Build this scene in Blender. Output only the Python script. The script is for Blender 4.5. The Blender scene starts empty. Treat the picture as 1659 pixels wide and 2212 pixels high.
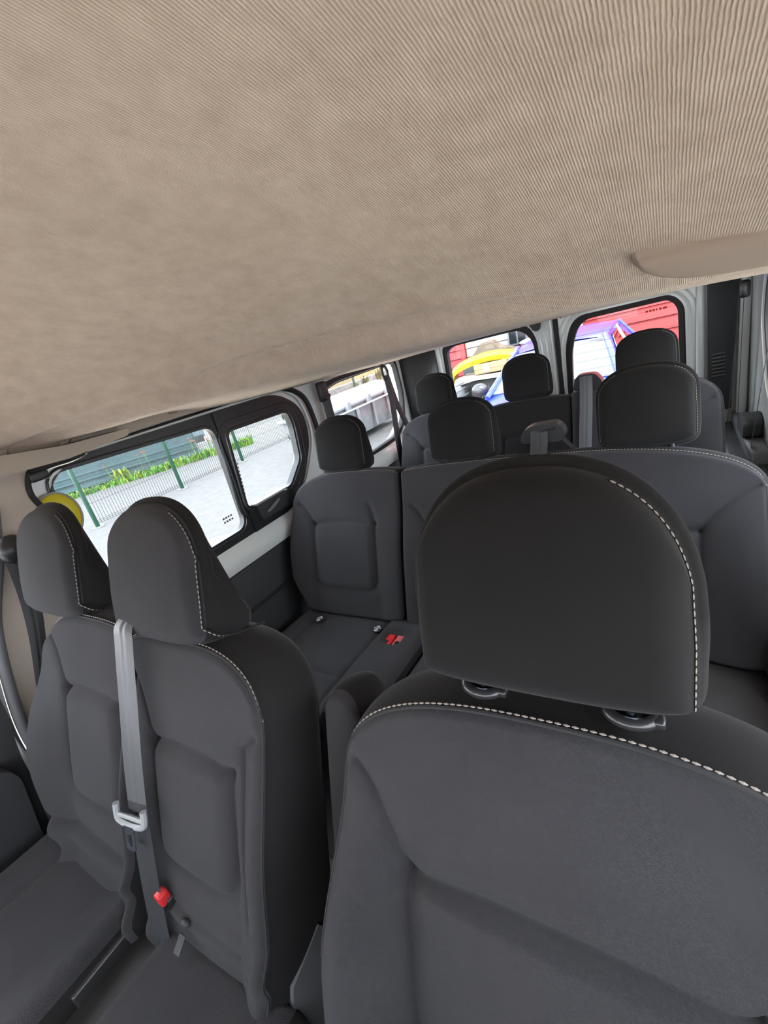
import bpy, bmesh, math, random
import numpy as np
from mathutils import Vector, Matrix
random.seed(7); rng = np.random.default_rng(7)
SC = bpy.context.scene; COL = SC.collection

# ------------------------------------------------------------ camera
YAW, PITCH, ROLL, FPX = .61, .346, .26, 974.0
EYE = Vector((.53, 0, 1.30))
fw = Vector((-math.sin(YAW)*math.cos(PITCH), math.cos(YAW)*math.cos(PITCH), -math.sin(PITCH)))
rt = Vector((math.cos(YAW), math.sin(YAW), 0)); dn = fw.cross(rt)
r2 = rt*math.cos(ROLL) + dn*math.sin(ROLL); d2 = -rt*math.sin(ROLL) + dn*math.cos(ROLL)
cam = bpy.data.cameras.new('camera'); co = bpy.data.objects.new('camera', cam); COL.objects.link(co)
M3 = Matrix((r2, -d2, -fw)).transposed()
co.matrix_world = Matrix.Translation(EYE) @ M3.to_4x4()
cam.sensor_fit = 'HORIZONTAL'; cam.sensor_width = 36; cam.lens = FPX/1659*36
cam.clip_start = .02; cam.clip_end = 200
SC.camera = co

# ------------------------------------------------------------ light
W = bpy.data.worlds.new('sky'); SC.world = W; W.use_nodes = True
nt = W.node_tree; nt.nodes.clear()
o_ = nt.nodes.new('ShaderNodeOutputWorld'); bg = nt.nodes.new('ShaderNodeBackground')
tc = nt.nodes.new('ShaderNodeTexCoord'); sx = nt.nodes.new('ShaderNodeSeparateXYZ'); cr = nt.nodes.new('ShaderNodeValToRGB')
nt.links.new(tc.outputs['Generated'], sx.inputs[0]); nt.links.new(sx.outputs['Z'], cr.inputs['Fac'])
cr.color_ramp.elements[0].color = (.92, .95, 1, 1); cr.color_ramp.elements[1].color = (.80, .90, 1, 1)
nt.links.new(cr.outputs[0], bg.inputs['Color']); bg.inputs['Strength'].default_value = 5.2
nt.links.new(bg.outputs[0], o_.inputs[0])
sl = bpy.data.lights.new('sun', 'SUN'); sl.energy = 3.0; sl.angle = math.radians(12); sl.color = (1, .96, .9)
so = bpy.data.objects.new('sun', sl); COL.objects.link(so)
so.rotation_euler = Vector((-.35, .75, -.95)).to_track_quat('-Z', 'Y').to_euler()
SC.view_settings.view_transform = 'Standard'; SC.view_settings.look = 'None'
SC.view_settings.exposure = 0.85; SC.view_settings.gamma = 1; SC.view_settings.use_curve_mapping = False
SC.cycles.use_denoising = True; SC.cycles.max_bounces = 10; SC.cycles.diffuse_bounces = 6; SC.cycles.transparent_max_bounces = 12

# ------------------------------------------------------------ helpers
def srgb(c):
    return tuple(((x/255)/12.92 if x/255 <= .04045 else ((x/255+.055)/1.055)**2.4) for x in c)
def mat(name, col, rough=.6, metal=0, bump=None, spec=.5, vary=0, sheen=0, coat=0):
    """bump = (kind, scale, strength, distance); col as linear rgb"""
    m = bpy.data.materials.new(name); m.use_nodes = True; t = m.node_tree; b = t.nodes['Principled BSDF']
    b.inputs['Base Color'].default_value = (*col, 1); b.inputs['Roughness'].default_value = rough
    b.inputs['Metallic'].default_value = metal; b.inputs['Specular IOR Level'].default_value = spec
    if sheen: b.inputs['Sheen Weight'].default_value = sheen; b.inputs['Sheen Roughness'].default_value = .4
    if coat: b.inputs['Coat Weight'].default_value = coat; b.inputs['Coat Roughness'].default_value = .08
    c = t.nodes.new('ShaderNodeTexCoord')
    if vary:
        n = t.nodes.new('ShaderNodeTexNoise'); n.inputs['Scale'].default_value = 6; n.inputs['Detail'].default_value = 5
        t.links.new(c.outputs['Object'], n.inputs['Vector'])
        r = t.nodes.new('ShaderNodeValToRGB'); r.color_ramp.elements[0].position = .3; r.color_ramp.elements[1].position = .7
        r.color_ramp.elements[0].color = (*[x*(1-vary) for x in col], 1); r.color_ramp.elements[1].color = (*[min(1, x*(1+vary)) for x in col], 1)
        t.links.new(n.outputs['Fac'], r.inputs['Fac']); t.links.new(r.outputs[0], b.inputs['Base Color'])
    if bump:
        kind, sc, st, di = bump
        if kind == 'noise':
            n = t.nodes.new('ShaderNodeTexNoise'); n.inputs['Scale'].default_value = sc; n.inputs['Detail'].default_value = 3
            t.links.new(c.outputs['Object'], n.inputs['Vector']); src = n.outputs['Fac']
        elif kind == 'twill':
            w = t.nodes.new('ShaderNodeTexWave'); w.inputs['Scale'].default_value = sc; w.bands_direction = 'DIAGONAL'; w.inputs['Distortion'].default_value = 1.2
            w.inputs['Detail'].default_value = 1; w.inputs['Detail Scale'].default_value = 3
            t.links.new(c.outputs['Object'], w.inputs['Vector'])
            n = t.nodes.new('ShaderNodeTexNoise'); n.inputs['Scale'].default_value = sc*2.2; n.inputs['Detail'].default_value = 2
            t.links.new(c.outputs['Object'], n.inputs['Vector'])
            a = t.nodes.new('ShaderNodeMath'); a.operation = 'ADD'; t.links.new(w.outputs['Fac'], a.inputs[0]); t.links.new(n.outputs['Fac'], a.inputs[1]); src = a.outputs[0]
        bp = t.nodes.new('ShaderNodeBump'); bp.inputs['Strength'].default_value = st; bp.inputs['Distance'].default_value = di
        t.links.new(src, bp.inputs['Height']); t.links.new(bp.outputs[0], b.inputs['Normal'])
    return m
def glass(name, tint, refl=.06, rough=0.0):
    m = bpy.data.materials.new(name); m.use_nodes = True; t = m.node_tree; t.nodes.clear()
    o = t.nodes.new('ShaderNodeOutputMaterial'); mx = t.nodes.new('ShaderNodeMixShader'); tr = t.nodes.new('ShaderNodeBsdfTransparent'); gl = t.nodes.new('ShaderNodeBsdfGlossy')
    lw = t.nodes.new('ShaderNodeLayerWeight'); lw.inputs['Blend'].default_value = .5
    pw = t.nodes.new('ShaderNodeMath'); pw.operation = 'POWER'; pw.inputs[1].default_value = 5; t.links.new(lw.outputs['Facing'], pw.inputs[0])
    fr = t.nodes.new('ShaderNodeMath'); fr.operation = 'MULTIPLY_ADD'; fr.inputs[1].default_value = .9; fr.inputs[2].default_value = .012; t.links.new(pw.outputs[0], fr.inputs[0])
    tr.inputs[0].default_value = (*tint, 1); gl.inputs['Roughness'].default_value = rough
    t.links.new(fr.outputs[0], mx.inputs[0]); t.links.new(tr.outputs[0], mx.inputs[1]); t.links.new(gl.outputs[0], mx.inputs[2]); t.links.new(mx.outputs[0], o.inputs[0])
    return m

def tag(o, label=None, cat=None, group=None, kind=None):
    if label: o['label'] = label
    if cat: o['category'] = cat
    if group: o['group'] = group
    if kind: o['kind'] = kind
    return o
def empty(name, loc, label, cat, group=None):
    o = bpy.data.objects.new(name, None); COL.objects.link(o); o.location = loc; o.empty_display_size = .05
    return tag(o, label, cat, group)
def link(name, me, m, parent=None, smooth=True):
    o = bpy.data.objects.new(name, me); COL.objects.link(o)
    for x in (m if isinstance(m, (list, tuple)) else [m]): me.materials.append(x)
    if smooth:
        me.polygons.foreach_set('use_smooth', [True]*len(me.polygons))
    if parent:
        o.parent = parent; o.matrix_parent_inverse = Matrix.Translation(parent.location).inverted()
        if parent.parent: o.matrix_parent_inverse = Matrix.Identity(4)
        # geometry is written in world coordinates: undo the ancestors' placement
        base = Vector((0, 0, 0)); p = parent
        while p: base += p.location; p = p.parent
        o.matrix_parent_inverse = Matrix.Identity(4); o.location = -base
    return o
class MB:
    def __init__(s): s.v = []; s.f = []; s.mi = []
    def add(s, v, f, mi=0):
        k = len(s.v); s.v += [tuple(map(float, p)) for p in v]; s.f += [tuple(i+k for i in q) for q in f]; s.mi += [mi]*len(f); return s
    def box(s, a, b, bev=0):
        (x0, y0, z0), (x1, y1, z1) = a, b
        if not bev:
            return s.add([(x, y, z) for x in (x0, x1) for y in (y0, y1) for z in (z0, z1)], [(0, 1, 3, 2), (4, 6, 7, 5), (0, 4, 5, 1), (2, 3, 7, 6), (0, 2, 6, 4), (1, 5, 7, 3)])
        bm = bmesh.new(); bmesh.ops.create_cube(bm, size=1)
        for w in bm.verts: w.co = Vector(((x0+x1)/2+w.co.x*(x1-x0), (y0+y1)/2+w.co.y*(y1-y0), (z0+z1)/2+w.co.z*(z1-z0)))
        bmesh.ops.bevel(bm, geom=bm.edges[:], offset=bev, segments=3, affect='EDGES', profile=.5)
        bm.verts.index_update()
        s.add([w.co[:] for w in bm.verts], [tuple(w.index for w in f.verts) for f in bm.faces]); bm.free(); return s
    def tube(s, pts, r, n=8, closed=False, cap=True):
        P = [Vector(p) for p in pts]; N = len(P); rr = r if hasattr(r, '__len__') else [r]*N
        up = None; V = []
        for i, p in enumerate(P):
            a = P[(i-1) % N] if (closed or i > 0) else p; b = P[(i+1) % N] if (closed or i < N-1) else p
            t = (b-a).normalized()
            if up is None:
                up = Vector((0, 0, 1)) if abs(t.z) < .9 else Vector((1, 0, 0))
            u = (up - t*up.dot(t)).normalized(); w = t.cross(u); up = u
            for k in range(n):
                q = 2*math.pi*k/n; V.append(p + (u*math.cos(q)+w*math.sin(q))*rr[i])
        F = []
        for i in range(N if closed else N-1):
            j = (i+1) % N
            for k in range(n):
                F.append((i*n+k, i*n+(k+1) % n, j*n+(k+1) % n, j*n+k))
        if cap and not closed: F += [tuple(range(n))[::-1], tuple((N-1)*n+k for k in range(n))]
        return s.add(V, F)
    def ribbon(s, pts, wv, th=.0016):
        P = [Vector(p) for p in pts]; ws = wv if isinstance(wv, list) else [wv]*len(P)
        V = []
        for i, p in enumerate(P):
            t = (P[min(i+1, len(P)-1)]-P[max(i-1, 0)]).normalized(); w = Vector(ws[i]); n = t.cross(w).normalized()*th/2
            V += [p-w/2-n, p+w/2-n, p+w/2+n, p-w/2+n]
        F = [(0, 1, 2, 3)[::-1]]
        for i in range(len(P)-1):
            a = i*4; b = a+4
            for k in range(4): F.append((a+k, a+(k+1) % 4, b+(k+1) % 4, b+k))
        F.append(tuple(len(V)-4+k for k in range(4)))
        return s.add(V, F)
    def sphere(s, c, r, n=12, m=8):
        c = Vector(c); rr = Vector(r) if hasattr(r, '__len__') else Vector((r, r, r))
        V = [c+Vector((0, 0, rr.z))]; F = []
        for i in range(1, m):
            a = math.pi*i/m
            for k in range(n): b = 2*math.pi*k/n; V.append(c+Vector((rr.x*math.sin(a)*math.cos(b), rr.y*math.sin(a)*math.sin(b), rr.z*math.cos(a))))
        V.append(c-Vector((0, 0, rr.z)))
        for k in range(n): F.append((0, 1+k, 1+(k+1) % n)); F.append((len(V)-1, 1+(m-2)*n+(k+1) % n, 1+(m-2)*n+k))
        for i in range(m-2):
            for k in range(n): F.append((1+i*n+k, 1+(i+1)*n+k, 1+(i+1)*n+(k+1) % n, 1+i*n+(k+1) % n))
        return s.add(V, F)
    def prism(s, poly, ax, d0, d1):
        """poly: 2-D points in the two axes other than ax, extruded from d0 to d1 along ax"""
        n = len(poly)
        def P(q, d):
            return {'x': (d, q[0], q[1]), 'y': (q[0], d, q[1]), 'z': (q[0], q[1], d)}[ax]
        V = [P(q, d0) for q in poly]+[P(q, d1) for q in poly]
        return s.add(V, [tuple(range(n))[::-1], tuple(range(n, 2*n))]+[(i, (i+1) % n, n+(i+1) % n, n+i) for i in range(n)])
    def build(s, name, m, parent=None, smooth=True, kind=None, fix=True):
        me = bpy.data.meshes.new(name); me.from_pydata(s.v, [], s.f); me.update()
        if any(s.mi): me.polygons.foreach_set('material_index', s.mi)
        if fix:
            bm = bmesh.new(); bm.from_mesh(me); bmesh.ops.recalc_face_normals(bm, faces=bm.faces[:]); bm.to_mesh(me); bm.free()
        o = link(name, me, m, parent, smooth)
        if smooth:
            try: me.set_sharp_from_angle(angle=math.radians(42))
            except Exception: pass
        if kind: o['kind'] = kind
        return o

def rounded(pts, r, n=6):
    """round the corners of a closed 2-D polygon"""
    out = []; N = len(pts)
    for i in range(N):
        a, b, c = (np.array(pts[(i+k) % N], float) for k in (-1, 0, 1))
        u = a-b; v = c-b; lu = np.linalg.norm(u); lv = np.linalg.norm(v); q = min(r, lu*.48, lv*.48)
        p0 = b+u/lu*q; p1 = b+v/lv*q
        for k in range(n+1):
            t = k/n; out.append(tuple((1-t)**2*p0+2*t*(1-t)*b+t*t*p1))
    return out
def spline(pts, n=8, closed=False):
    P = [np.array(p, float) for p in pts]; out = []; N = len(P)
    for i in range(N if closed else N-1):
        if closed: a, b, c, d = P[(i-1) % N], P[i], P[(i+1) % N], P[(i+2) % N]
        else: a, b, c, d = P[max(i-1, 0)], P[i], P[i+1], P[min(i+2, N-1)]
        for k in range(n):
            t = k/n; out.append(.5*((2*b)+(-a+c)*t+(2*a-5*b+4*c-d)*t*t+(-a+3*b-3*c+d)*t**3))
    if not closed: out.append(P[-1])
    return out
def resample(P, step, closed=False):
    P = [np.array(p, float) for p in P]
    if closed: P = P+[P[0]]
    P = np.array(P); L = np.r_[0, np.cumsum(np.linalg.norm(np.diff(P, axis=0), axis=1))]
    n = max(2, int(L[-1]/step)); q = np.linspace(0, L[-1], n+(0 if not closed else 1))
    R = np.array([np.interp(q, L, P[:, k]) for k in range(P.shape[1])]).T
    return R[:-1] if closed else R
def rayhit(c, ang, poly):
    d = np.array([math.cos(ang), math.sin(ang)]); best = None
    for i in range(len(poly)):
        a = np.array(poly[i])-c; b = np.array(poly[(i+1) % len(poly)])-c; e = b-a
        den = d[0]*(-e[1])+d[1]*e[0]
        if abs(den) < 1e-12: continue
        t = (a[0]*(-e[1])+a[1]*e[0])/den; u = (d[0]*a[1]-d[1]*a[0])/den
        if t > 0 and -1e-9 <= u <= 1+1e-9 and (best is None or t > best): best = t
    return c+d*best
def ringplate(mb, outer, hole, ax, d0, d1, n=96):
    """flat plate with one opening; outer and hole are star-shaped polygons around the hole's centre"""
    c = np.mean(np.array(hole), axis=0)
    A = sorted(set([round(2*math.pi*k/n-math.pi, 6) for k in range(n)]+[round(math.atan2(p[1]-c[1], p[0]-c[0]), 6) for p in list(outer)+list(hole)]))
    O = [rayhit(c, a, outer) for a in A]; H = [rayhit(c, a, hole) for a in A]; m = len(A)
    def P(q, d): return {'x': (d, q[0], q[1]), 'y': (q[0], d, q[1])}[ax]
    V = [P(q, d0) for q in O]+[P(q, d0) for q in H]+[P(q, d1) for q in H]+[P(q, d1) for q in O]
    F = []
    for i in range(m):
        j = (i+1) % m
        for k in range(4): F.append((k*m+i, k*m+j, ((k+1) % 4)*m+j, ((k+1) % 4)*m+i))
    mb.add(V, F); return mb
def offset(poly, d):
    c = np.mean(np.array(poly), axis=0); P = np.array(poly); n = len(P); out = []
    area = sum(P[i][0]*P[(i+1) % n][1]-P[(i+1) % n][0]*P[i][1] for i in range(n)); sg = 1 if area > 0 else -1
    for i in range(n):
        t = P[(i+1) % n]-P[i-1]; t = t/max(1e-9, np.linalg.norm(t)); out.append(tuple(P[i]+sg*d*np.array([t[1], -t[0]])))
    return out

# ------------------------------------------------------------ materials
FAB = mat('charcoal_twill', (.0495, .0488, .0540), .92, bump=('twill', 420, .7, .0008), spec=.25, vary=.12, sheen=.12)
KNIT = mat('black_knit', (.017, .0165, .0168), .95, bump=('noise', 900, .3, .0005), spec=.2, vary=.08, sheen=.08)
SIDE = mat('black_side_cloth', (.011, .011, .0113), .95, bump=('noise', 900, .3, .0005), spec=.2, sheen=.06)
THREAD = mat('stitching_thread', (.36, .32, .28), .7)
WELT = mat('piping_cloth', (.035, .035, .037), .85)
BLK = mat('black_plastic', (.020, .021, .023), .38, bump=('noise', 600, .1, .0004))
SATIN = mat('satin_black_plastic', (.032, .032, .034), .28, spec=.8)
DARK = mat('dark_grey_plastic', (.040, .043, .046), .55, bump=('noise', 500, .25, .0004))
GREYP = mat('grey_plastic', (.16, .165, .175), .5, bump=('noise', 500, .2, .0004))
SILV = mat('silver_plastic', (.40, .42, .43), .35, spec=.6)
CHROME = mat('chrome', (.62, .70, .78), .18, metal=1)
RUB = mat('black_rubber', (.014, .014, .015), .6)
WHITE = mat('white_body_paint', (.78, .82, .81), .25, coat=.5)
BEIGE = mat('beige_plastic', (.52, .455, .39), .6, bump=('noise', 500, .15, .0004))
BEIGED = mat('darker_beige_plastic', (.30, .275, .235), .6)
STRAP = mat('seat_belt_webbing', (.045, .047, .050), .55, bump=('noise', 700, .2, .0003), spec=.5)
STRAPL = mat('lit_seat_belt_webbing', (.105, .11, .115), .45, spec=.7)  # paler copy of the webbing, with light put into its colour
RED = mat('red_buckle_button', (.72, .035, .04), .35)
GLS = glass('tinted_glass', (.93, .94, .95))
GLR = glass('rear_glass', (.93, .94, .945))

# strap with two lengthwise stripes comes from its geometry (raised edges), see strap()

# ------------------------------------------------------------ generic padded body
def cosgrid(n): q = np.linspace(0, 1, n); return -.6*np.cos(q*math.pi)+.4*(2*q-1)
def segdist(a, b, poly):
    best = np.full(a.shape, 9.)
    P = np.array(poly, float)
    for i in range(len(P)-1):
        p, q = P[i], P[i+1]; e = q-p; L = (e**2).sum()+1e-12
        t = np.clip(((a-p[0])*e[0]+(b-p[1])*e[1])/L, 0, 1)
        best = np.minimum(best, np.hypot(a-p[0]-t*e[0], b-p[1]-t*e[1]))
    return best
class Body:
    """a padded slab: a front sheet over an outline, a bulging side wall and a back sheet"""
    def __init__(s, O, A, B, N, aL, aR, b0, b1, crown=.008, r=.014, T=.1, bulge=.01, grooves=(), extra=None, ns=60, nt=60, K=8, mats=None, gd=.007, gw=.004, rmul=1.0):
        s.O, s.A, s.B, s.N = (np.array(x, float) for x in (O, A, B, N)); s.aL, s.aR, s.b0, s.b1 = aL, aR, b0, b1
        s.crown, s.r, s.T, s.bulge, s.gr, s.extra, s.ns, s.nt, s.K = crown, r, T, bulge, grooves, extra, ns, nt, K
        s.gd, s.gw = gd, gw
    def ab(s, S, t):
        lo = s.b0(S); hi = s.b1(S); b = lo+(hi-lo)*(t+1)/2
        L = s.aL(b); R = s.aR(b); a = (L+R)/2+(R-L)/2*S
        return a, b
    def depth(s, S, t):
        a, b = s.ab(S, t); L = s.aL(b); R = s.aR(b); lo = s.b0(S); hi = s.b1(S)
        e1 = (1-np.abs(S))*(R-L)/2+1e-4; e2 = hi-b+1e-4; e3 = b-lo+1e-4
        e = (e1**-4.+e2**-4.+e3**-4.)**-.25; q = np.clip(1-e/s.r, 0, 1)
        d = -s.r*(1-np.sqrt(np.maximum(0, 1-q*q)))+s.crown*(1-S**2)*(1-t**2)
        if s.extra is not None: d = d+s.extra(a, b, S, t)
        for g in s.gr:
            w = s.gw; dd = segdist(a, b, g); d = d-s.gd*(.45*np.exp(-(dd/w)**2)+.55*np.exp(-(dd/(3.2*w))**2))
        return d
    def pt(s, S, t, lift=0, out=0):
        S = np.atleast_1d(np.array(S, float)); t = np.atleast_1d(np.array(t, float)); S, t = np.broadcast_arrays(S, t)
        a, b = s.ab(S, t); d = s.depth(S, t)+lift
        return s.O+a[:, None]*s.A+b[:, None]*s.B+d[:, None]*s.N
    def pab(s, ab, lift=0):
        """world points at in-plane (a,b) positions on the front sheet"""
        out = []
        for a, b in ab:
            S = 0.; 
            for _ in range(12):
                bb = b; L = float(s.aL(np.array(bb))); R = float(s.aR(np.array(bb))); S = (a-(L+R)/2)/((R-L)/2)
            S = max(-1, min(1, S)); lo = float(s.b0(np.array(S))); hi = float(s.b1(np.array(S))); t = (b-lo)/(hi-lo)*2-1
            t = max(-1, min(1, t)); out.append(s.pt(S, t, lift)[0])
        return out
    def build(s, name, parent, mf, ms=None):
        ns, nt, K = s.ns, s.nt, s.K
        S, t = np.meshgrid(cosgrid(ns), cosgrid(nt), indexing='ij'); a, b = s.ab(S, t); d = s.depth(S, t)
        T = s.T(S, t) if callable(s.T) else np.full(S.shape, s.T)
        W_ = lambda a, b, d: s.O+a[..., None]*s.A+b[..., None]*s.B+d[..., None]*s.N
        F0 = W_(a, b, d).reshape(-1, 3); D1 = -T
        F1 = W_(a, b, D1).reshape(-1, 3)
        idx = lambda i, j: i*nt+j
        loop = [(i, 0) for i in range(ns)]+[(ns-1, j) for j in range(1, nt)]+[(i, nt-1) for i in range(ns-2, -1, -1)]+[(0, j) for j in range(nt-2, 0, -1)]
        n = len(loop); la = np.array([a[i, j] for i, j in loop]); lb = np.array([b[i, j] for i, j in loop]); ld = np.array([d[i, j] for i, j in loop]); l1 = np.array([D1[i, j] for i, j in loop])
        ta = np.roll(la, -2)-np.roll(la, 2); tb = np.roll(lb, -2)-np.roll(lb, 2); ln = np.hypot(ta, tb)+1e-9; oa, ob = tb/ln, -ta/ln
        V = [F0, F1]
        for k in range(1, K+1):
            u = k/(K+1); bu = s.bulge*math.sin(math.pi*u)**.7; dk = ld+(l1-ld)*u
            V.append(W_(la+oa*bu, lb+ob*bu, dk))
        V = np.concatenate(V); F = []; mi = []
        NN = ns*nt
        for i in range(ns-1):
            for j in range(nt-1):
                F.append((idx(i, j), idx(i, j+1), idx(i+1, j+1), idx(i+1, j))); mi.append(0)
                F.append((NN+idx(i, j), NN+idx(i+1, j), NN+idx(i+1, j+1), NN+idx(i, j+1))); mi.append(1)
        rings = [[idx(i, j) for i, j in loop]]+[[2*NN+k*n+q for q in range(n)] for k in range(K)]+[[NN+idx(i, j) for i, j in loop]]
        for k in range(K+1):
            for q in range(n):
                w = (q+1) % n; F.append((rings[k][q], rings[k][w], rings[k+1][w], rings[k+1][q])); mi.append(1 if ms else 0)
        me = bpy.data.meshes.new(name); me.from_pydata(V.tolist(), [], F); me.update()
        me.polygons.foreach_set('material_index', mi if ms else [0]*len(mi))
        bm = bmesh.new(); bm.from_mesh(me); bmesh.ops.recalc_face_normals(bm, faces=bm.faces[:]); bm.to_mesh(me); bm.free()
        o = link(name, me, [mf, ms] if ms else mf, parent)
        return o
    def rim(s, side, t0, t1, inset=.0, n=60, lift=.0):
        """points along the rim: side 'r','l' (t runs) or 't' (S runs)"""
        q = np.linspace(t0, t1, n)
        if side == 'r': return s.pt(1-inset, q, lift)
        if side == 'l': return s.pt(-1+inset, q, lift)
        return s.pt(q, 1-inset, lift)

def stitches(parent, pts, nrm, w=.0011, length=.0062, gap=.0019, m=None, name='stitching'):
    P = resample(pts, .0015); L = np.r_[0, np.cumsum(np.linalg.norm(np.diff(P, axis=0), axis=1))]
    at = lambda q: np.array([np.interp(q, L, P[:, k]) for k in range(3)])
    nrm = np.array(nrm, float); mb = MB(); q = 0
    while q+length < L[-1]:
        a, b = at(q), at(q+length); t = (b-a)/np.linalg.norm(b-a); u = np.cross(nrm, t); u /= np.linalg.norm(u); nn = np.cross(t, u); mid = (a+b)/2
        h = w*.9
        V = [a-u*w*.4, a+u*w*.4, mid+u*w+nn*h*.2, mid-u*w+nn*h*.2, b+u*w*.4, b-u*w*.4, mid+nn*h, a+nn*h*.35, b+nn*h*.35]
        mb.add(V, [(0, 7, 6, 3), (1, 2, 6, 7), (2, 4, 8, 6), (3, 6, 8, 5), (0, 1, 7), (4, 5, 8)]); q += length+gap
    return mb.build(name, m or THREAD, parent, smooth=False, kind='stuff', fix=False)
def welt(parent, pts, r=.0022, m=None):
    return MB().tube(resample(pts, .006), r, 6).build('piping', m or WELT, parent)

const = lambda v: (lambda x: np.full(np.shape(x), float(v)) if np.ndim(x) else np.array(float(v)))
def topcurve(H, cl, cr, p=2.6):
    """top edge with corners: cl/cr = how far the outline falls to its left / right side"""
    def f(S):
        S = np.asarray(S, float); q = np.clip(1-np.abs(S)**p, 0, 1)**(1/p); return H-np.where(S < 0, cl, cr)*(1-q)
    return f
def botcurve(H, cl, cr, p=3.5):
    def f(S):
        S = np.asarray(S, float); q = np.clip(1-np.abs(S)**p, 0, 1)**(1/p); return H+np.where(S < 0, cl, cr)*(1-q)
    return f
def prof(bs, vs):
    return lambda b: np.interp(b, bs, vs)
def smooth01(x): x = np.clip(x, 0, 1); return x*x*(3-2*x)

def frame(deg):
    a = math.radians(deg); return (1, 0, 0), (0, math.sin(a), math.cos(a)), (0, -math.cos(a), math.sin(a))

# ------------------------------------------------------------ headrests
def headrest(parent, c, hw, H, mf, ms, deg=8, depth_b=.10, depth_t=.05, hi=False, stitch='r', side=.62, seg=40, posts=.10, post_z=None, sideb=None, collar=.03, lean=0, z_col=None, bul=.008):
    A, B, N = frame(deg); O = np.array(c)
    b0 = -H/2; b1 = H/2
    T = lambda S, t: depth_b+(depth_t-depth_b)*((t+1)/2)**1.3
    bd = Body(O, A, B, N, prof([b0, b0+H*.25, b0+H*.5, b1], [-hw*.97, -hw, -hw*1.0, -hw*.94]), prof([b0, b0+H*.25, b0+H*.5, b1], [hw*.97, hw, hw, hw*.94]),
              botcurve(b0, H*.16, H*.16), topcurve(b1, H*side, H*side, 2.5), crown=.014, r=.022, T=T, bulge=bul, ns=seg, nt=seg)
    bd.build('headrest', parent, mf, ms); h = [o for o in parent.children][-1] if False else None
    return bd

# ================================================================= THE VAN SHELL
def sweep_tex():
    m = bpy.data.materials.new('ribbed_headliner'); m.use_nodes = True; t = m.node_tree; b = t.nodes['Principled BSDF']
    b.inputs['Roughness'].default_value = .95; b.inputs['Specular IOR Level'].default_value = .15; b.inputs['Sheen Weight'].default_value = .15
    c = t.nodes.new('ShaderNodeTexCoord')
    mp = t.nodes.new('ShaderNodeMapping'); t.links.new(c.outputs['Object'], mp.inputs[0])
    # slight wander of the ribs
    n0 = t.nodes.new('ShaderNodeTexNoise'); n0.inputs['Scale'].default_value = 35; n0.inputs['Detail'].default_value = 2; t.links.new(c.outputs['Object'], n0.inputs['Vector'])
    w = t.nodes.new('ShaderNodeTexWave'); w.bands_direction = 'X'; w.wave_profile = 'SIN'
    w.inputs['Scale'].default_value = 112.0; w.inputs['Distortion'].default_value = 1.6; w.inputs['Detail'].default_value = 2; w.inputs['Detail Scale'].default_value = .8
    t.links.new(mp.outputs[0], w.inputs['Vector'])
    def noise(scale, detail, vec=None):
        n = t.nodes.new('ShaderNodeTexNoise'); n.inputs['Scale'].default_value = 1; n.inputs['Detail'].default_value = detail
        q = t.nodes.new('ShaderNodeMapping'); q.inputs['Scale'].default_value = scale; t.links.new(c.outputs['Object'], q.inputs[0]); t.links.new(q.outputs[0], n.inputs['Vector']); return n.outputs['Fac']
    def math_(op, a, b_, c_=None):
        n = t.nodes.new('ShaderNodeMath'); n.operation = op
        for k, x in enumerate((a, b_, c_)):
            if x is None: continue
            if isinstance(x, (int, float)): n.inputs[k].default_value = x
            else: t.links.new(x, n.inputs[k])
        return n.outputs[0]
    dash = noise((420, 90, 90), 3); fuzz = noise((30, 30, 30), 4); fine = noise((900, 900, 900), 2); big = noise((5, 5, 5), 3)
    rib = math_('MULTIPLY', w.outputs['Fac'], math_('MULTIPLY_ADD', dash, 1.3, -.05))
    h = math_('ADD', math_('MULTIPLY_ADD', fine, .22, rib), math_('MULTIPLY', fuzz, .35))
    bp = t.nodes.new('ShaderNodeBump'); bp.inputs['Strength'].default_value = .7; bp.inputs['Distance'].default_value = .0013
    t.links.new(h, bp.inputs['Height']); t.links.new(bp.outputs[0], b.inputs['Normal'])
    v = math_('ADD', math_('MULTIPLY', rib, .45), math_('ADD', math_('MULTIPLY', fuzz, .5), math_('MULTIPLY', big, .3)))
    r = t.nodes.new('ShaderNodeValToRGB'); r.color_ramp.elements[0].position = .30; r.color_ramp.elements[1].position = .85
    r.color_ramp.elements[0].color = (.57, .44, .375, 1); r.color_ramp.elements[1].color = (.85, .70, .625, 1)
    t.links.new(v, r.inputs['Fac']); t.links.new(r.outputs[0], b.inputs['Base Color'])
    return m
HEADL = sweep_tex()

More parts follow.
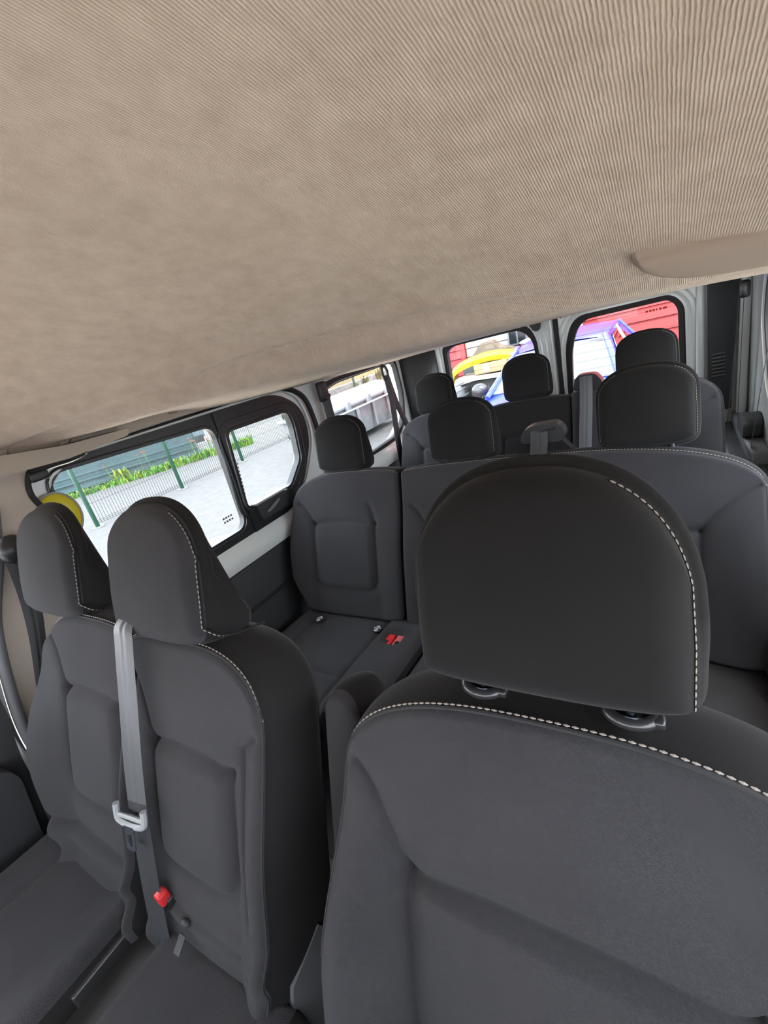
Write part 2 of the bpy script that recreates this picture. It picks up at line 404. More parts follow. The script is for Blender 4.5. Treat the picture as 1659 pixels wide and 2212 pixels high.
xs_r = np.array([-.86, -.75, -.55, -.35, -.2, 0, .2, .35, .5, .8, .86])
yr_v = np.array([.36, .44, .60, .69, .74, .78, .81, .83, .85, .84, .83])
zr_v = np.array([1.312, 1.322, 1.352, 1.366, 1.372, 1.37, 1.358, 1.342, 1.325, 1.292, 1.285])
pyr = np.polyfit(xs_r, yr_v, 4); pzr = np.polyfit(xs_r, zr_v, 4)
def ceil_z(x, y):
    yr = np.polyval(pyr, x); zr = np.polyval(pzr, x); t = y-yr
    u = np.maximum(-t, 0); H = .40*.62*(1-np.exp(-(u/.62)))*(1+.25*u)+.012*(1-np.exp(-u/.018))
    H = H*(1-(np.abs(x)/.86)**6)
    zc = 1.303-.042*(y-.97); zs = np.where(y < 1, 1.272+.06*np.maximum(0, 1-y), 1.27-.033*(y-1))+.020*np.exp(-((y-.86)/.16)**2); w = (np.abs(x)/.83)**3
    zb = np.minimum(zc*(1-w)+zs*w, 2)
    prf = np.interp(t, [0, .010, .022, .052, .078, .105, .117, .18, .30], [0, -.22, -.26, -.02, .34, .97, .93, .95, 1])
    zback = zr+(zb-zr)*prf
    return np.where(t < 0, zr+H, zback)
def make_ceiling():
    nx, ny = 120, 420
    X = np.linspace(-.86, .86, nx); Y = np.concatenate([np.linspace(-.62, 1.3, 440), np.linspace(1.3, 2.76, 150)[1:]])
    Z = np.array([[float(v) for v in ceil_z(x*np.ones_like(Y), Y)] for x in X])
    for _ in range(1): Z[:, 1:-1] = (Z[:, :-2]+2*Z[:, 1:-1]+Z[:, 2:])/4
    ny = len(Y); V = []; F = []
    for i, x in enumerate(X):
        for j, y in enumerate(Y): V.append((x, y, Z[i, j]))
    for i in range(nx-1):
        for j in range(ny-1): F.append((i*ny+j, i*ny+j+1, (i+1)*ny+j+1, (i+1)*ny+j))
    k = len(V)
    me = bpy.data.meshes.new('ceiling'); me.from_pydata(V, [], F); me.update()
    o = link('ceiling', me, HEADL); o['kind'] = 'structure'
    md = o.modifiers.new('thickness', 'SOLIDIFY'); md.thickness = .03; md.offset = 1
    return o
ceil = make_ceiling()
r_ = MB().box((-.9, -.62, 1.66), (.9, 2.8, 1.69)); r_.add([(-.9, -.62, 1.25), (-.9, 2.8, 1.25), (-.9, 2.8, 1.69), (-.9, -.62, 1.69)], [(0, 1, 2, 3)]); r_.add([(.9, -.62, 1.25), (.9, 2.8, 1.25), (.9, 2.8, 1.69), (.9, -.62, 1.69)], [(0, 1, 2, 3)])
r_.box((-.9, 2.78, 1.25), (.9, 2.82, 1.69))
tag(r_.build('roof', WHITE, smooth=False), kind='structure')
tag(MB().box((-.9, -.7, -.03), (.9, 2.78, 0)).build('floor', DARK, smooth=False), kind='structure')

# left wall ---------------------------------------------------------
W1 = rounded([(.594, 1.225), (1.40, 1.222), (1.525, 1.14), (1.52, 1.0), (1.41, .85), (1.30, .765), (.60, .765), (.495, .86), (.495, 1.16)], .07)
W2 = rounded([(1.705, 1.195), (1.80, 1.205), (2.455, 1.212), (2.465, 1.0), (2.41, .84), (2.28, .775), (1.80, .755), (1.70, .80)], .06)
wl = MB()
ringplate(wl, [(.46, .66), (1.615, .66), (1.615, 1.30), (.46, 1.30)], W1, 'x', -.83, -.90)
ringplate(wl, [(1.615, .66), (2.74, .66), (2.74, 1.30), (1.615, 1.30)], W2, 'x', -.83, -.90)
# stepped sill: rounded roll below the windows
prof_ = [(-.83, .78), (-.822, .75), (-.80, .725), (-.795, .70), (-.80, .675), (-.83, .66)]
V = []; F = []
for k, y in enumerate(np.linspace(.46, 2.74, 30)):
    for (x, z) in prof_: V.append((x, y, z))
for k in range(29):
    for q in range(len(prof_)-1): F.append((k*6+q, k*6+q+1, (k+1)*6+q+1, (k+1)*6+q))
wl.add(V, F)
tag(wl.build('wall_left', WHITE), kind='structure')
lp = MB().box((-.86, .30, 0), (-.815, 2.74, .664), .006)
lp.build('trim_1', DARK)['kind'] = 'structure'
MB().box((-.815, .46, .50), (-.806, 2.74, .512), .003).build('trim_2', BLK)['kind'] = 'structure'

def pane(name, poly, ax, d, parent, m):
    return MB().prism(poly, ax, d, d+.004 if d > 0 else d-.004).build(name, m, parent, smooth=False)
GA = rounded([(.515, 1.20), (1.055, 1.182), (1.04, .80), (.60, .80), (.515, .90)], .045)
GB = rounded([(1.105, 1.145), (1.43, 1.14), (1.44, 1.08), (1.42, .94), (1.32, .856), (1.075, .86)], .022)
w1 = empty('window_1', (-.85, 1.0, .765), 'side window of the sliding door with a black frame and a small sliding pane', 'window'); w1['kind'] = 'structure'
# two-hole frame: left part round GA, right part round GB
fm = MB()
xm = 1.068
def clip(poly, lo, hi):
    out = []
    n = len(poly)
    for i in range(n):
        a, b = poly[i], poly[(i+1) % n]
        ins = lambda p: lo <= p[0] <= hi
        if ins(a): out.append(a)
        ts = sorted(t for v in (lo, hi) if (a[0]-v)*(b[0]-v) < 0 for t in [(v-a[0])/(b[0]-a[0])])
        for t in ts: out.append((a[0]+t*(b[0]-a[0]), a[1]+t*(b[1]-a[1])))
    return out
W1o = offset(W1, .004)
ringplate(fm, clip(W1o, -9, xm), GA, 'x', -.824, -.848)
ringplate(fm, clip(W1o, xm, 9), GB, 'x', -.818, -.846)
fm.build('window_frame', BLK, w1)
pane('pane', offset(GA, .01), 'x', -.842, w1, GLS); pane('pane', offset(GB, .008), 'x', -.836, w1, GLS)
MB().tube([(-.822, y, z) for y, z in offset(GB, .014)], .006, 8, closed=True).build('sliding_pane_frame', SATIN, w1)
MB().tube([(-.822, y, z) for y, z in offset(GB, .042)], .0045, 8, closed=True).build('bead', BLK, w1)
MB().tube([(-.826, y, z) for y, z in offset(GA, .012)], .0035, 8, closed=True).build('bead', SATIN, w1)
lt = MB().prism(rounded([(1.10, .862), (1.285, .853), (1.292, .79), (1.105, .795)], .012), 'x', -.823, -.800).build('latch', DARK, w1)
MB().tube([(-.796, 1.135, .815), (-.792, 1.16, .822), (-.792, 1.19, .833), (-.797, 1.212, .838)], [.005, .008, .008, .005], 10).build('latch_handle', GREYP, lt)
MB().box((-.828, 1.092, .858), (-.796, 1.275, .866), .002).build('bright_strip', SILV, w1)
for k in range(9):
    MB().box((-.8355, 1.108-.002*k, 1.02-.014*k), (-.8345, 1.112-.002*k, 1.029-.014*k)).build('glass_print', GREYP, w1, smooth=False)
for k in range(8):
    MB().box((-.8415, .965+.012*(k % 4), .845+.014*(k//4)), (-.8405, .973+.012*(k % 4), .852+.014*(k//4))).build('glass_print', GREYP, w1, smooth=False)
# outer door seal and the seal beyond it
sp = spline([(-.818, .62, 1.236), (-.818, 1.30, 1.240), (-.814, 1.44, 1.235), (-.81, 1.545, 1.18), (-.81, 1.575, 1.08), (-.81, 1.575, .95), (-.81, 1.57, .70)], 8)
tag(MB().tube(sp, [.004]*10+[.011]*(len(sp)-10), 10).build('trim_3', RUB), kind='structure')
sp = spline([(-.822, .50, 1.232), (-.822, 1.36, 1.232), (-.82, 1.47, 1.215), (-.82, 1.535, 1.15), (-.82, 1.54, 1.0), (-.82, 1.43, .845), (-.82, 1.31, .765)], 8)
tag(MB().tube(sp, .006, 8).build('trim_4', WHITE), kind='structure')

G2 = rounded([(1.725, 1.165), (1.83, 1.182), (2.43, 1.190), (2.438, 1.0), (2.385, .86), (2.27, .80), (1.80, .785), (1.725, .82)], .045)
w2 = empty('window_2', (-.85, 2.08, .76), 'rear side window with a black rubber border behind the second row', 'window'); w2['kind'] = 'structure'
ringplate(MB(), offset(W2, .004), G2, 'x', -.826, -.848).build('window_frame', RUB, w2)
MB().tube([(-.827, y, z) for y, z in offset(G2, .006)], .003, 6, closed=True).build('bead', SILV, w2)
pane('pane', offset(G2, .008), 'x', -.842, w2, GLS)

# rear: two doors ----------------------------------------------------
def rear_door(n, x0, x1, hole, glasspoly, label):
    d = empty('door_%d' % n, ((x0+x1)/2, 2.74, 0), label, 'door'); d['kind'] = 'structure'
    m = MB(); ringplate(m, [(x0, .02), (x1, .02), (x1, 1.27), (x0, 1.27)], hole, 'y', 2.70, 2.76); m.build('door_panel', WHITE, d)
    ringplate(MB(), offset(hole, .004), glasspoly, 'y', 2.715, 2.755).build('window_seal', RUB, d)
    pane('pane', offset(glasspoly, .006), 'y', 2.748, d, GLR)
    MB().tube([(x, 2.70, z) for x, z in offset(hole, .018)], .007, 8, closed=True).build('bead', WHITE, d)
    MB().tube([(x, 2.702, z) for x, z in offset(hole, .045)], .006, 8, closed=True).build('bead', WHITE, d)
    return d
HL = rounded([(-.635, 1.185), (-.60, 1.205), (-.12, 1.212), (-.075, 1.13), (-.055, .72), (-.65, .72)], .075)
GLf = rounded([(-.61, 1.165), (-.56, 1.185), (-.16, 1.188), (-.10, 1.12), (-.08, .745), (-.625, .745)], .06)
HR = rounded([(.065, 1.06), (.115, 1.19), (.55, 1.188), (.60, 1.13), (.605, .72), (.05, .72)], .09)
GRf = rounded([(.095, 1.04), (.145, 1.163), (.54, 1.164), (.573, 1.12), (.578, .745), (.078, .745)], .07)
dl = rear_door(1, -.70, .018, HL, GLf, 'white rear door with window'); dr = rear_door(2, .040, .655, HR, GRf, 'white rear door with heated window')
tag(dl, 'white painted rear door, the one nearer the sliding door, yellow pile seen through its window', 'door')
tag(dr, 'white painted rear door whose window shows red siding and thin heater lines', 'door')
tag(MB().box((.016, 2.69, .02), (.042, 2.74, 1.24), .004).build('trim_5', RUB), kind='structure')
MB().tube([(.006, 2.695, .02), (.004, 2.695, 1.24)], .006, 8).build('trim_6', WHITE)['kind'] = 'structure'
MB().prism(rounded([(-.10, 1.235), (-.040, 1.225), (-.046, 1.175), (-.062, 1.160), (-.082, 1.168), (-.105, 1.21)], .012), 'y', 2.70, 2.672).build('hinge_cover', BLK, dl)
for x, z in ((.059, 1.205), (.087, 1.217), (.116, 1.226)):  # dark discs stand in for the shade inside open holes
    MB().sphere((x, 2.698, z), (.0085, .004, .0085), 14, 6).build('hole_shade_disc', RUB, dr)
for k, (a, b_) in enumerate(((.44, .452), (.456, .466), (.470, .480), (.484, .490), (.497, .509), (.513, .530))):   # faint print in the corner of the glass
    MB().box((a, 2.7450, 1.126), (b_, 2.7462, 1.136)).build('glass_print', RED, dr, smooth=False)
for k in range(7):   # heater wires printed in the rear glass
    z = 1.13-k*.045; MB().box((.10, 2.7455, z), (.565, 2.7465, z+.0014)).build('heater_wire', mat('heater_wire_%d' % k, (.25, .03, .03), .6) if k == 0 else bpy.data.materials['heater_wire_0'], dr, smooth=False)
for k in range(7):
    z = 1.15-k*.045; MB().box((-.60, 2.7455, z), (-.09, 2.7465, z+.0012)).build('heater_wire', bpy.data.materials['heater_wire_0'], dl, smooth=False)
fr = MB(); fr.box((-.92, 2.70, 0), (-.70, 2.76, 1.27)); fr.box((.655, 2.70, 0), (.92, 2.76, 1.27)); fr.box((-.92, 2.70, 1.215), (.92, 2.77, 1.30))
tag(fr.build('wall_rear', WHITE, smooth=False), kind='structure')
# rear left corner: dark pillar trim, curved
V = []; F = []; n = 12
for k in range(n):
    a = k/(n-1); x = -.83+.165*math.sin(a*math.pi/2); y = 2.50+.20*(1-math.cos(a*math.pi/2))
    V += [(x, y, .70), (x, y, .95), (x, y, 1.235)]
for k in range(n-1):
    for q in range(2): F.append((k*3+q, k*3+q+1, (k+1)*3+q+1, (k+1)*3+q))
pl_ = MB().add(V, F).build('trim_7', DARK); pl_['kind'] = 'structure'
sd = pl_.modifiers.new('thickness', 'SOLIDIFY'); sd.thickness = .008; sd.offset = 1
for y, z, x in ((2.545, 1.165, -.822), (2.55, 1.03, -.822)):
    MB().sphere((x+.03, y, z), (.006, .01, .01), 12, 6).build('trim_screw', SATIN, pl_)
for k, xx in enumerate((-.668, .655)):
    MB().tube([(xx, 2.688, .35), (xx+.004, 2.688, 1.0), (xx+.006, 2.69, 1.22)], .018, 12).build('trim_%d' % (8+k), WHITE)['kind'] = 'structure'

# rear right pillar with vent slots, right wall ----------------------
pr = MB()
slots = [(.79+.0135*k) for k in range(6)]
pr.prism(rounded([(.690, .62), (.775, .62), (.80, 1.24), (.685, 1.24)], .01), 'y', 2.66, 2.69)
pil = pr.build('trim_10', DARK, smooth=False); pil['kind'] = 'structure'
for k in range(7):
    z = .775+.0165*k
    MB().prism([(.703, z), (.748, z+.002), (.748, z+.0085), (.703, z+.0065)], 'y', 2.6565, 2.662).build('vent_slot', RUB, pil, smooth=False)
    MB().prism([(.700, z+.0075), (.750, z+.0095), (.750, z+.0145), (.700, z+.0125)], 'y', 2.650, 2.662).build('vent_rib', GREYP, pil, smooth=False)
MB().tube([(.812, 2.66, .55), (.822, 2.66, 1.22)], .020, 12).build('trim_11', WHITE)['kind'] = 'structure'
WR = rounded([(.74, 1.20), (2.26, 1.20), (2.30, 1.05), (2.16, .84), (2.02, .78), (.74, .78)], .06)
wr = MB(); ringplate(wr, [(.60, .02), (2.74, .02), (2.74, 1.31), (.60, 1.31)], WR, 'x', .84, .90)
tag(wr.build('wall_right', WHITE), kind='structure')
w3 = empty('window_3', (.86, 1.6, .78), 'window in the wall beyond the driver side', 'window'); w3['kind'] = 'structure'
G3 = offset(WR, -.022); ringplate(MB(), offset(WR, .004), G3, 'x', .835, .86).build('window_frame', RUB, w3); pane('pane', offset(G3, .006), 'x', .852, w3, GLS)
MB().tube([(.838, y, z) for y, z in offset(WR, .03)], .008, 8, closed=True).build('bead', WHITE, w3)
tag(MB().box((.78, 2.05, .52), (.84, 2.70, .60), .012).build('trim_12', GREYP), kind='structure')
tag(MB().box((.72, .9, .0), (.84, 2.70, .55), .012).build('trim_13', DARK), kind='structure')
tag(MB().prism(rounded([(2.22, .60), (2.42, .60), (2.40, .66), (2.30, .69), (2.22, .67)], .02), 'x', .775, .835).build('trim_14', DARK), kind='structure')

dq = empty('door_4', (.86, 0, .1), 'dark grey inner panel of the driver door, outside the picture', 'door'); dq['kind'] = 'structure'
MB().prism(rounded([(-.62, .02), (.58, .02), (.58, .82), (-.62, .84)], .03), 'x', .80, .88).build('door_panel', DARK, dq)
tag(MB().box((-.88, -.72, .02), (.88, -.64, .90), .02).build('trim_21', DARK), kind='structure')
tag(MB().prism([(-.72, 1.30), (-.60, 1.30), (-.58, 1.70), (-.72, 1.70)], 'x', -.9, .9).build('trim_22', BEIGE, smooth=False), kind='structure')
for k, (xa, xb) in enumerate(((-.60, -.06), (.10, .64))):  # unseen visors added to keep windscreen light off the front seats
    tag(MB().box((xa, -.60, 1.12), (xb, -.575, 1.34), .01).build('light_block_visor', BEIGE), ('unseen folded down beige sun visor added to block windscreen light, passenger side', 'unseen folded down beige sun visor added to block windscreen light, driver side')[k], 'sun visor')
CLR = glass('clear_glass', (.86, .86, .87))
MB().prism([(-.62, .84), (.58, .82), (.60, 1.27), (-.58, 1.27)], 'x', .862, .858).build('pane', CLR, dq, smooth=False)
ws_ = empty('window_4', (0, -.68, .9), 'windscreen behind the camera', 'window'); ws_['kind'] = 'structure'
MB().box((-.84, -.69, .90), (.84, -.686, 1.31)).build('pane', CLR, ws_, smooth=False)
MB().tube([(-.86, -.69, .88), (-.86, -.69, 1.66)], .035, 10).build('pillar', BEIGE, ws_); MB().tube([(.86, -.69, .88), (.86, -.69, 1.66)], .035, 10).build('pillar', BEIGE, ws_)
# front left pillar, door and seals ----------------------------------
bp_ = MB().prism([(.10, 1.36), (.30, 1.26), (.36, 1.15), (.315, 1.05), (.265, .935), (.225, .81), (.20, .66), (.20, .56), (.47, .56), (.47, .86), (.462, 1.12), (.462, 1.19), (.492, 1.232), (.50, 1.30), (.50, 1.36)], 'x', -.80, -.86)
bp_.v = bp_.v
tag(bp_.build('trim_15', BEIGE, smooth=False), kind='structure')
tag(MB().prism([(.19, .56), (.47, .56), (.47, .0), (.16, .0)], 'x', -.79, -.86).build('trim_16', DARK, smooth=False), kind='structure')
sp = spline([(-.79, .37, 1.17), (-.785, .325, 1.06), (-.78, .262, .935), (-.775, .222, .80), (-.77, .198, .68), (-.765, .190, .56), (-.76, .172, .45), (-.755, .15, .30), (-.75, .13, .1)], 8)
tag(MB().tube(sp, .012, 10).build('trim_17', GREYP), kind='structure')
sp2 = [(p[0]-.004, p[1]-.022, p[2]) for p in sp]
tag(MB().tube(sp2, .009, 8).build('trim_18', SILV), kind='structure')
sp = spline([(-.80, .50, 1.24), (-.798, .468, 1.215), (-.798, .455, 1.17), (-.80, .472, 1.11), (-.80, .50, 1.02), (-.80, .52, .9)], 8)
tag(MB().tube(sp, .007, 8).build('trim_19', RUB), kind='structure')
dp = empty('door_3', (-.83, -.2, .1), 'dark grey inner panel of the front passenger door', 'door'); dp['kind'] = 'structure'
MB().prism(rounded([(-.62, .02), (.13, .02), (.165, .50), (.185, .70), (.195, .80), (.15, .835), (-.62, .83)], .03), 'x', -.765, -.84).build('door_panel', DARK, dp)
MB().prism(rounded([(-.62, .30), (.09, .32), (.14, .62), (.12, .66), (-.62, .65)], .04), 'x', -.71, -.77).build('door_armrest', DARK, dp)
MB().prism([(-.62, .83), (.20, .83), (.28, .98), (.36, 1.18), (.1, 1.33), (-.35, 1.30), (-.62, 1.0)], 'x', -.835, -.838).build('pane', CLR, dp, smooth=False)
# grab handle and plugs along the roof edge above the sliding door
gh = MB().prism(rounded([(.38, 1.236), (.555, 1.228), (.73, 1.240), (.735, 1.258), (.56, 1.262), (.38, 1.285)], .012), 'x', -.83, -.765)
hd = tag(gh.build('grab_handle', BEIGE), 'long beige grab handle moulded along the roof edge above the sliding door', 'handle')
MB().prism(rounded([(.45, 1.272), (.565, 1.262), (.575, 1.288), (.46, 1.297)], .008), 'x', -.80, -.792).build('handle_recess', BEIGED, hd)
MB().prism(rounded([(.585, 1.262), (.72, 1.264), (.715, 1.283), (.60, 1.275)], .006), 'x', -.80, -.788).build('handle_recess', BEIGED, hd)
for nm, y, z, a, b in (('wide', .79, 1.283, .036, .012), ('medium', .915, 1.270, .020, .010), ('small', 1.095, 1.250, .018, .006)):
    P = [(y+a*math.cos(q)*(1 if nm != 'medium' else 1), z+b*math.sin(q)) for q in np.linspace(0, 2*math.pi, 24, endpoint=False)]
    tag(MB().prism(P, 'x', -.815, -.791).build('clip_cover', BEIGED), {'wide': 'widest oval beige clip cover at the roof edge, next to the grab handle', 'medium': 'middle beige clip cover at the roof edge above the sliding door window', 'small': 'smallest beige clip cover at the roof edge, farthest from the grab handle'}[nm], 'clip cover', 'clip covers at the roof edge')
edge = MB(); V = []; F = []
for k, y in enumerate(np.linspace(.36, 2.70, 60)):
    zt = float(ceil_z(np.array(-.80), np.array(y)))+.01; zb = 1.245 if y < 1.3 else 1.245-.022*(y-1.3)
    V += [(-.812, y, zt), (-.80, y, (zt+zb)/2), (-.806, y, zb), (-.83, y, zb-.002)]
for k in range(59):
    for q in range(3): F.append((k*4+q, k*4+q+1, (k+1)*4+q+1, (k+1)*4+q))
tag(edge.add(V, F).build('trim_20', BEIGE), kind='structure')
dr_ = empty('door_arm', (-.80, .52, 1.22), 'black door track arm with a roller under the front end of the grab handle', 'door arm')
MB().tube(spline([(-.79, .475, 1.222), (-.79, .52, 1.226), (-.79, .57, 1.226), (-.80, .62, 1.232)], 5), [.010]*15+[.004], 8).build('arm', SATIN, dr_)
MB().box((-.80, .462, 1.198), (-.775, .505, 1.222), .005).build('roller', BLK, dr_)
ys = MB().sphere((-.818, .495, 1.095), (.014, .050, .062), 24, 16).build('yellow_dome', mat('yellow_plastic', (.72, .62, .02), .35)); tag(ys, 'rounded yellow plastic dome with a pale rim behind the outer passenger headrest', 'dome')
MB().tube([(-.815, .495+.051*math.cos(q), 1.095+.063*math.sin(q)) for q in np.linspace(0, 2*math.pi, 40, endpoint=False)], .003, 6, closed=True).build('rim', SILV, ys)
# beige pod under the ceiling on the driver side
A_, B_, N_ = (1, 0, 0), (0, .45, -.89), (0, -.89, -.45)
pod = Body((.497, .765, 1.312), A_, (0, .78, -.626), (0, -.626, -.78), const(0), const(.34), (lambda S: 0*np.asarray(S, float)), (lambda S: .055+.038*(np.asarray(S, float)+1)/2-.04*(np.clip(-np.asarray(S, float), 0, 1)**5)), crown=.006, r=.014, T=.035, bulge=.006, ns=50, nt=30)
cp = tag(pod.build('ceiling_pad', None, mat('beige_pad_vinyl', (.47, .38, .33), .7, bump=('noise', 400, .1, .0003))), 'smooth beige padded pod with a rounded corner hanging under the ceiling, above the driver side', 'ceiling pad')

# ================================================================= SEATS
def back_grooves(cx, wi, zt, zb, wo, zo, k20, open_bottom=False):
    """insert panel outline and the two curved seams that run from its top corners to the outer edge"""
    b = lambda z: (z-k20)/math.cos(math.radians(20))
    T_ = [(cx-wi, b(zt-.006)), (cx-wi*.5, b(zt+.004)), (cx, b(zt+.006)), (cx+wi*.5, b(zt+.004)), (cx+wi, b(zt-.006))]
    r = .05
    U = [(cx-wi, b(zt-.006)), (cx-wi, b(zb)+r)]+[(cx-wi+r*(1-math.cos(q)), b(zb)+r*(1-math.sin(q))) for q in np.linspace(0, math.pi/2, 8)]+[(cx+wi-r*(1-math.sin(q)), b(zb)+r*(1-math.cos(q))) for q in np.linspace(0, math.pi/2, 8)]+[(cx+wi, b(zt-.006))]
    out = [spline(T_, 5), U]
    for s in (-1, 1):
        if wo[0 if s < 0 else 1] is None: continue
        w, z = wo[0 if s < 0 else 1], zo[0 if s < 0 else 1]
        P = [(cx+s*wi, b(zt-.006)), (cx+s*(wi+.25*(w-wi)), b(zt+.35*(z-zt))), (cx+s*(wi+.62*(w-wi)), b(zt+.75*(z-zt))), (cx+s*w, b(z))]
        out.append(spline(P, 6))
    return [np.array(g) for g in out]

def backrest(parent, x0, x1, ytop, ztop, zbot, cl, cr, inserts, T=.115, wing=.04, mf=FAB, ms=KNIT, seg=(120, 120), gr_extra=(), bot=.02, aL=None, aR=None, wz=None, gw=.004, gd=.009, wings=(1, 1), stitch=True, roll=0, r=.014, welt_r=.0022, st=(.0011, .0062, .0019), deg=20, name='backrest', topst=(-1, 1), rz=(-.6, -.8)):
    A, B, N = frame(deg); ca = math.cos(math.radians(deg)); k = ztop
    b = lambda z: (z-k)/ca
    gr = []
    for (cx, wi, zt, zb, wo, zo) in inserts: gr += back_grooves(cx, wi, zt, zb, wo, zo, k)
    gr += [np.array([(a_, b(z_)) for a_, z_ in g]) for g in gr_extra]
    def extra(a, bb, S, t):
        d = np.zeros_like(a)
        h = smooth01((b(ztop-.10)-bb)/.22)   # wings grow towards the seat
        for (cx, wi, zt, zb, wo, zo) in inserts:
            ins = smooth01((wi-np.abs(a-cx))/.03)*smooth01((b(zt)-bb)/.02)*smooth01((bb-b(zb))/.03)
            d = d+.006*ins
        wl_ = x0+(inserts[0][0]-inserts[0][1]-x0); cxL, wiL = inserts[0][0], inserts[0][1]; cxR, wiR = inserts[-1][0], inserts[-1][1]
        uL = np.clip((cxL-wiL-a)/(cxL-wiL-x0+1e-6), 0, 1); uR = np.clip((a-cxR-wiR)/(x1-cxR-wiR+1e-6), 0, 1)
        hump = lambda u: np.sin(np.clip(u, 0, 1)*math.pi*.62)**1.4
        d = d+wing*h*(wings[0]*hump(uL)+wings[1]*hump(uR))
        if roll:
            d = d+roll*np.exp(-((bb-b(zbot+.075))/.03)**2)+roll*.8*np.exp(-((bb-b(zbot+.14))/.022)**2)
        return d
    bd = Body((0, ytop, ztop), A, B, N, aL or const(x0), aR or const(x1), botcurve(b(zbot), bot, bot), topcurve(0, cl, cr), crown=.012, r=r, T=T, bulge=.014, grooves=gr, extra=extra, ns=seg[0], nt=seg[1], gw=gw, gd=gd)
    o = bd.build(name, parent, mf, ms)
    if stitch:
        pts = []
        if cl > .03: pts += list(bd.rim('l', rz[0], 1, .006, 40))
        pts += list(bd.rim('t', max(topst[0], -.999), min(topst[1], .999), .004, 120))
        if cr > .03: pts += list(bd.rim('r', rz[1], 1, .006, 60))[::-1]
        # merge duplicates at the corners
        P = [pts[0]]
        for p in pts[1:]:
            if np.linalg.norm(p-P[-1]) > .0015: P.append(p)
        P = np.array(P); n_ = np.array(N)+np.array(B)*.5; n_ /= np.linalg.norm(n_)
        w = welt(o, P+np.array(N)*.0005, welt_r)
        stitches(o, P+np.array(B)*.0042*(1 if welt_r > .002 else .6)+np.array(N)*.0004-np.array(N)*.001, n_, *st)
    return bd, o

def add_headrest(parent, c, hw, H, deg=6, db=.105, dt=.045, seg=46, mf=KNIT, ms=SIDE, st=(.0010, .0055, .002), sides='r', side=.36, zbase=None, posts=.065, ycol=None, ring=True, crown=.014, r=.022, bul=.010, low=.16, under=False):
    A, B, N = frame(deg); b0, b1 = -H/2, H/2
    T = lambda S, t: db+(dt-db)*((t+1)/2)**1.25
    bd = Body(c, A, B, N, prof([b0, b0+H*.3, b1], [-hw*.985, -hw, -hw*.97]), prof([b0, b0+H*.3, b1], [hw*.985, hw, hw*.97]),
              botcurve(b0, H*low, H*low, 3.2), topcurve(b1, H*side, H*side, 2.4), crown=crown, r=r, T=T, bulge=bul, ns=seg, nt=seg)
    o = bd.build('headrest', parent, mf, ms)
    for s_ in sides:
        # seam between the front wrap and the side panel
        P = np.array([p for p in bd.rim(s_, -.98, .99, .012, 70)]); top = bd.rim('t', .97 if s_ == 'r' else -.97, .55 if s_ == 'r' else -.55, .02, 20)
        P = np.vstack([P, top])
        if under:
            c0 = bd.rim(s_, -.93, -.90, .012, 2)[0]; sgn = 1 if s_ == 'r' else -1
            low_ = [c0-np.array(B)*(.012*math.sin(min(1, q*2)*math.pi/2))-np.array(N)*(q*db*.95)+np.array([sgn, 0, 0])*(.012+bul*.5) for q in np.linspace(1, .12, 14)]
            P = np.vstack([np.array(low_), P[6:]])
        Q = [P[0]]
        for p in P[1:]:
            if np.linalg.norm(p-Q[-1]) > .001: Q.append(p)
        Q = np.array(Q); sx_ = 1 if s_ == 'r' else -1
        out = np.array([sx_*1.0, 0, 0]); nn = np.array(N)*.6+out*.8
        stitches(o, Q+out*.0012+np.array(N)*.0016, nn, *st)
        welt(o, Q-np.array(N)*.0015+out*.0005, .0018, ms)
    if zbase is not None:
        for s_ in (-1, 1):
            px = c[0]+s_*posts; py = ycol
            MB().tube([(px, py, zbase-.04), (px, py-.004, c[2]-H*.15)], .006, 12).build('headrest_post', CHROME, parent)
            if ring:
                rr = [(px+.019*math.cos(q), py+.013*math.sin(q), zbase+.003) for q in np.linspace(0, 2*math.pi, 28, endpoint=False)]
                col_ = MB().tube(rr, .0058, 10, closed=True); col_.sphere((px, py, zbase-.002), (.019, .011, .006), 16, 6)
                g = col_.build('headrest_guide', SATIN, parent)
                MB().box((px+.015, py-.011, zbase-.001), (px+.027, py+.002, zbase+.008), .003).build('release_button', SATIN, g)
    return bd, o

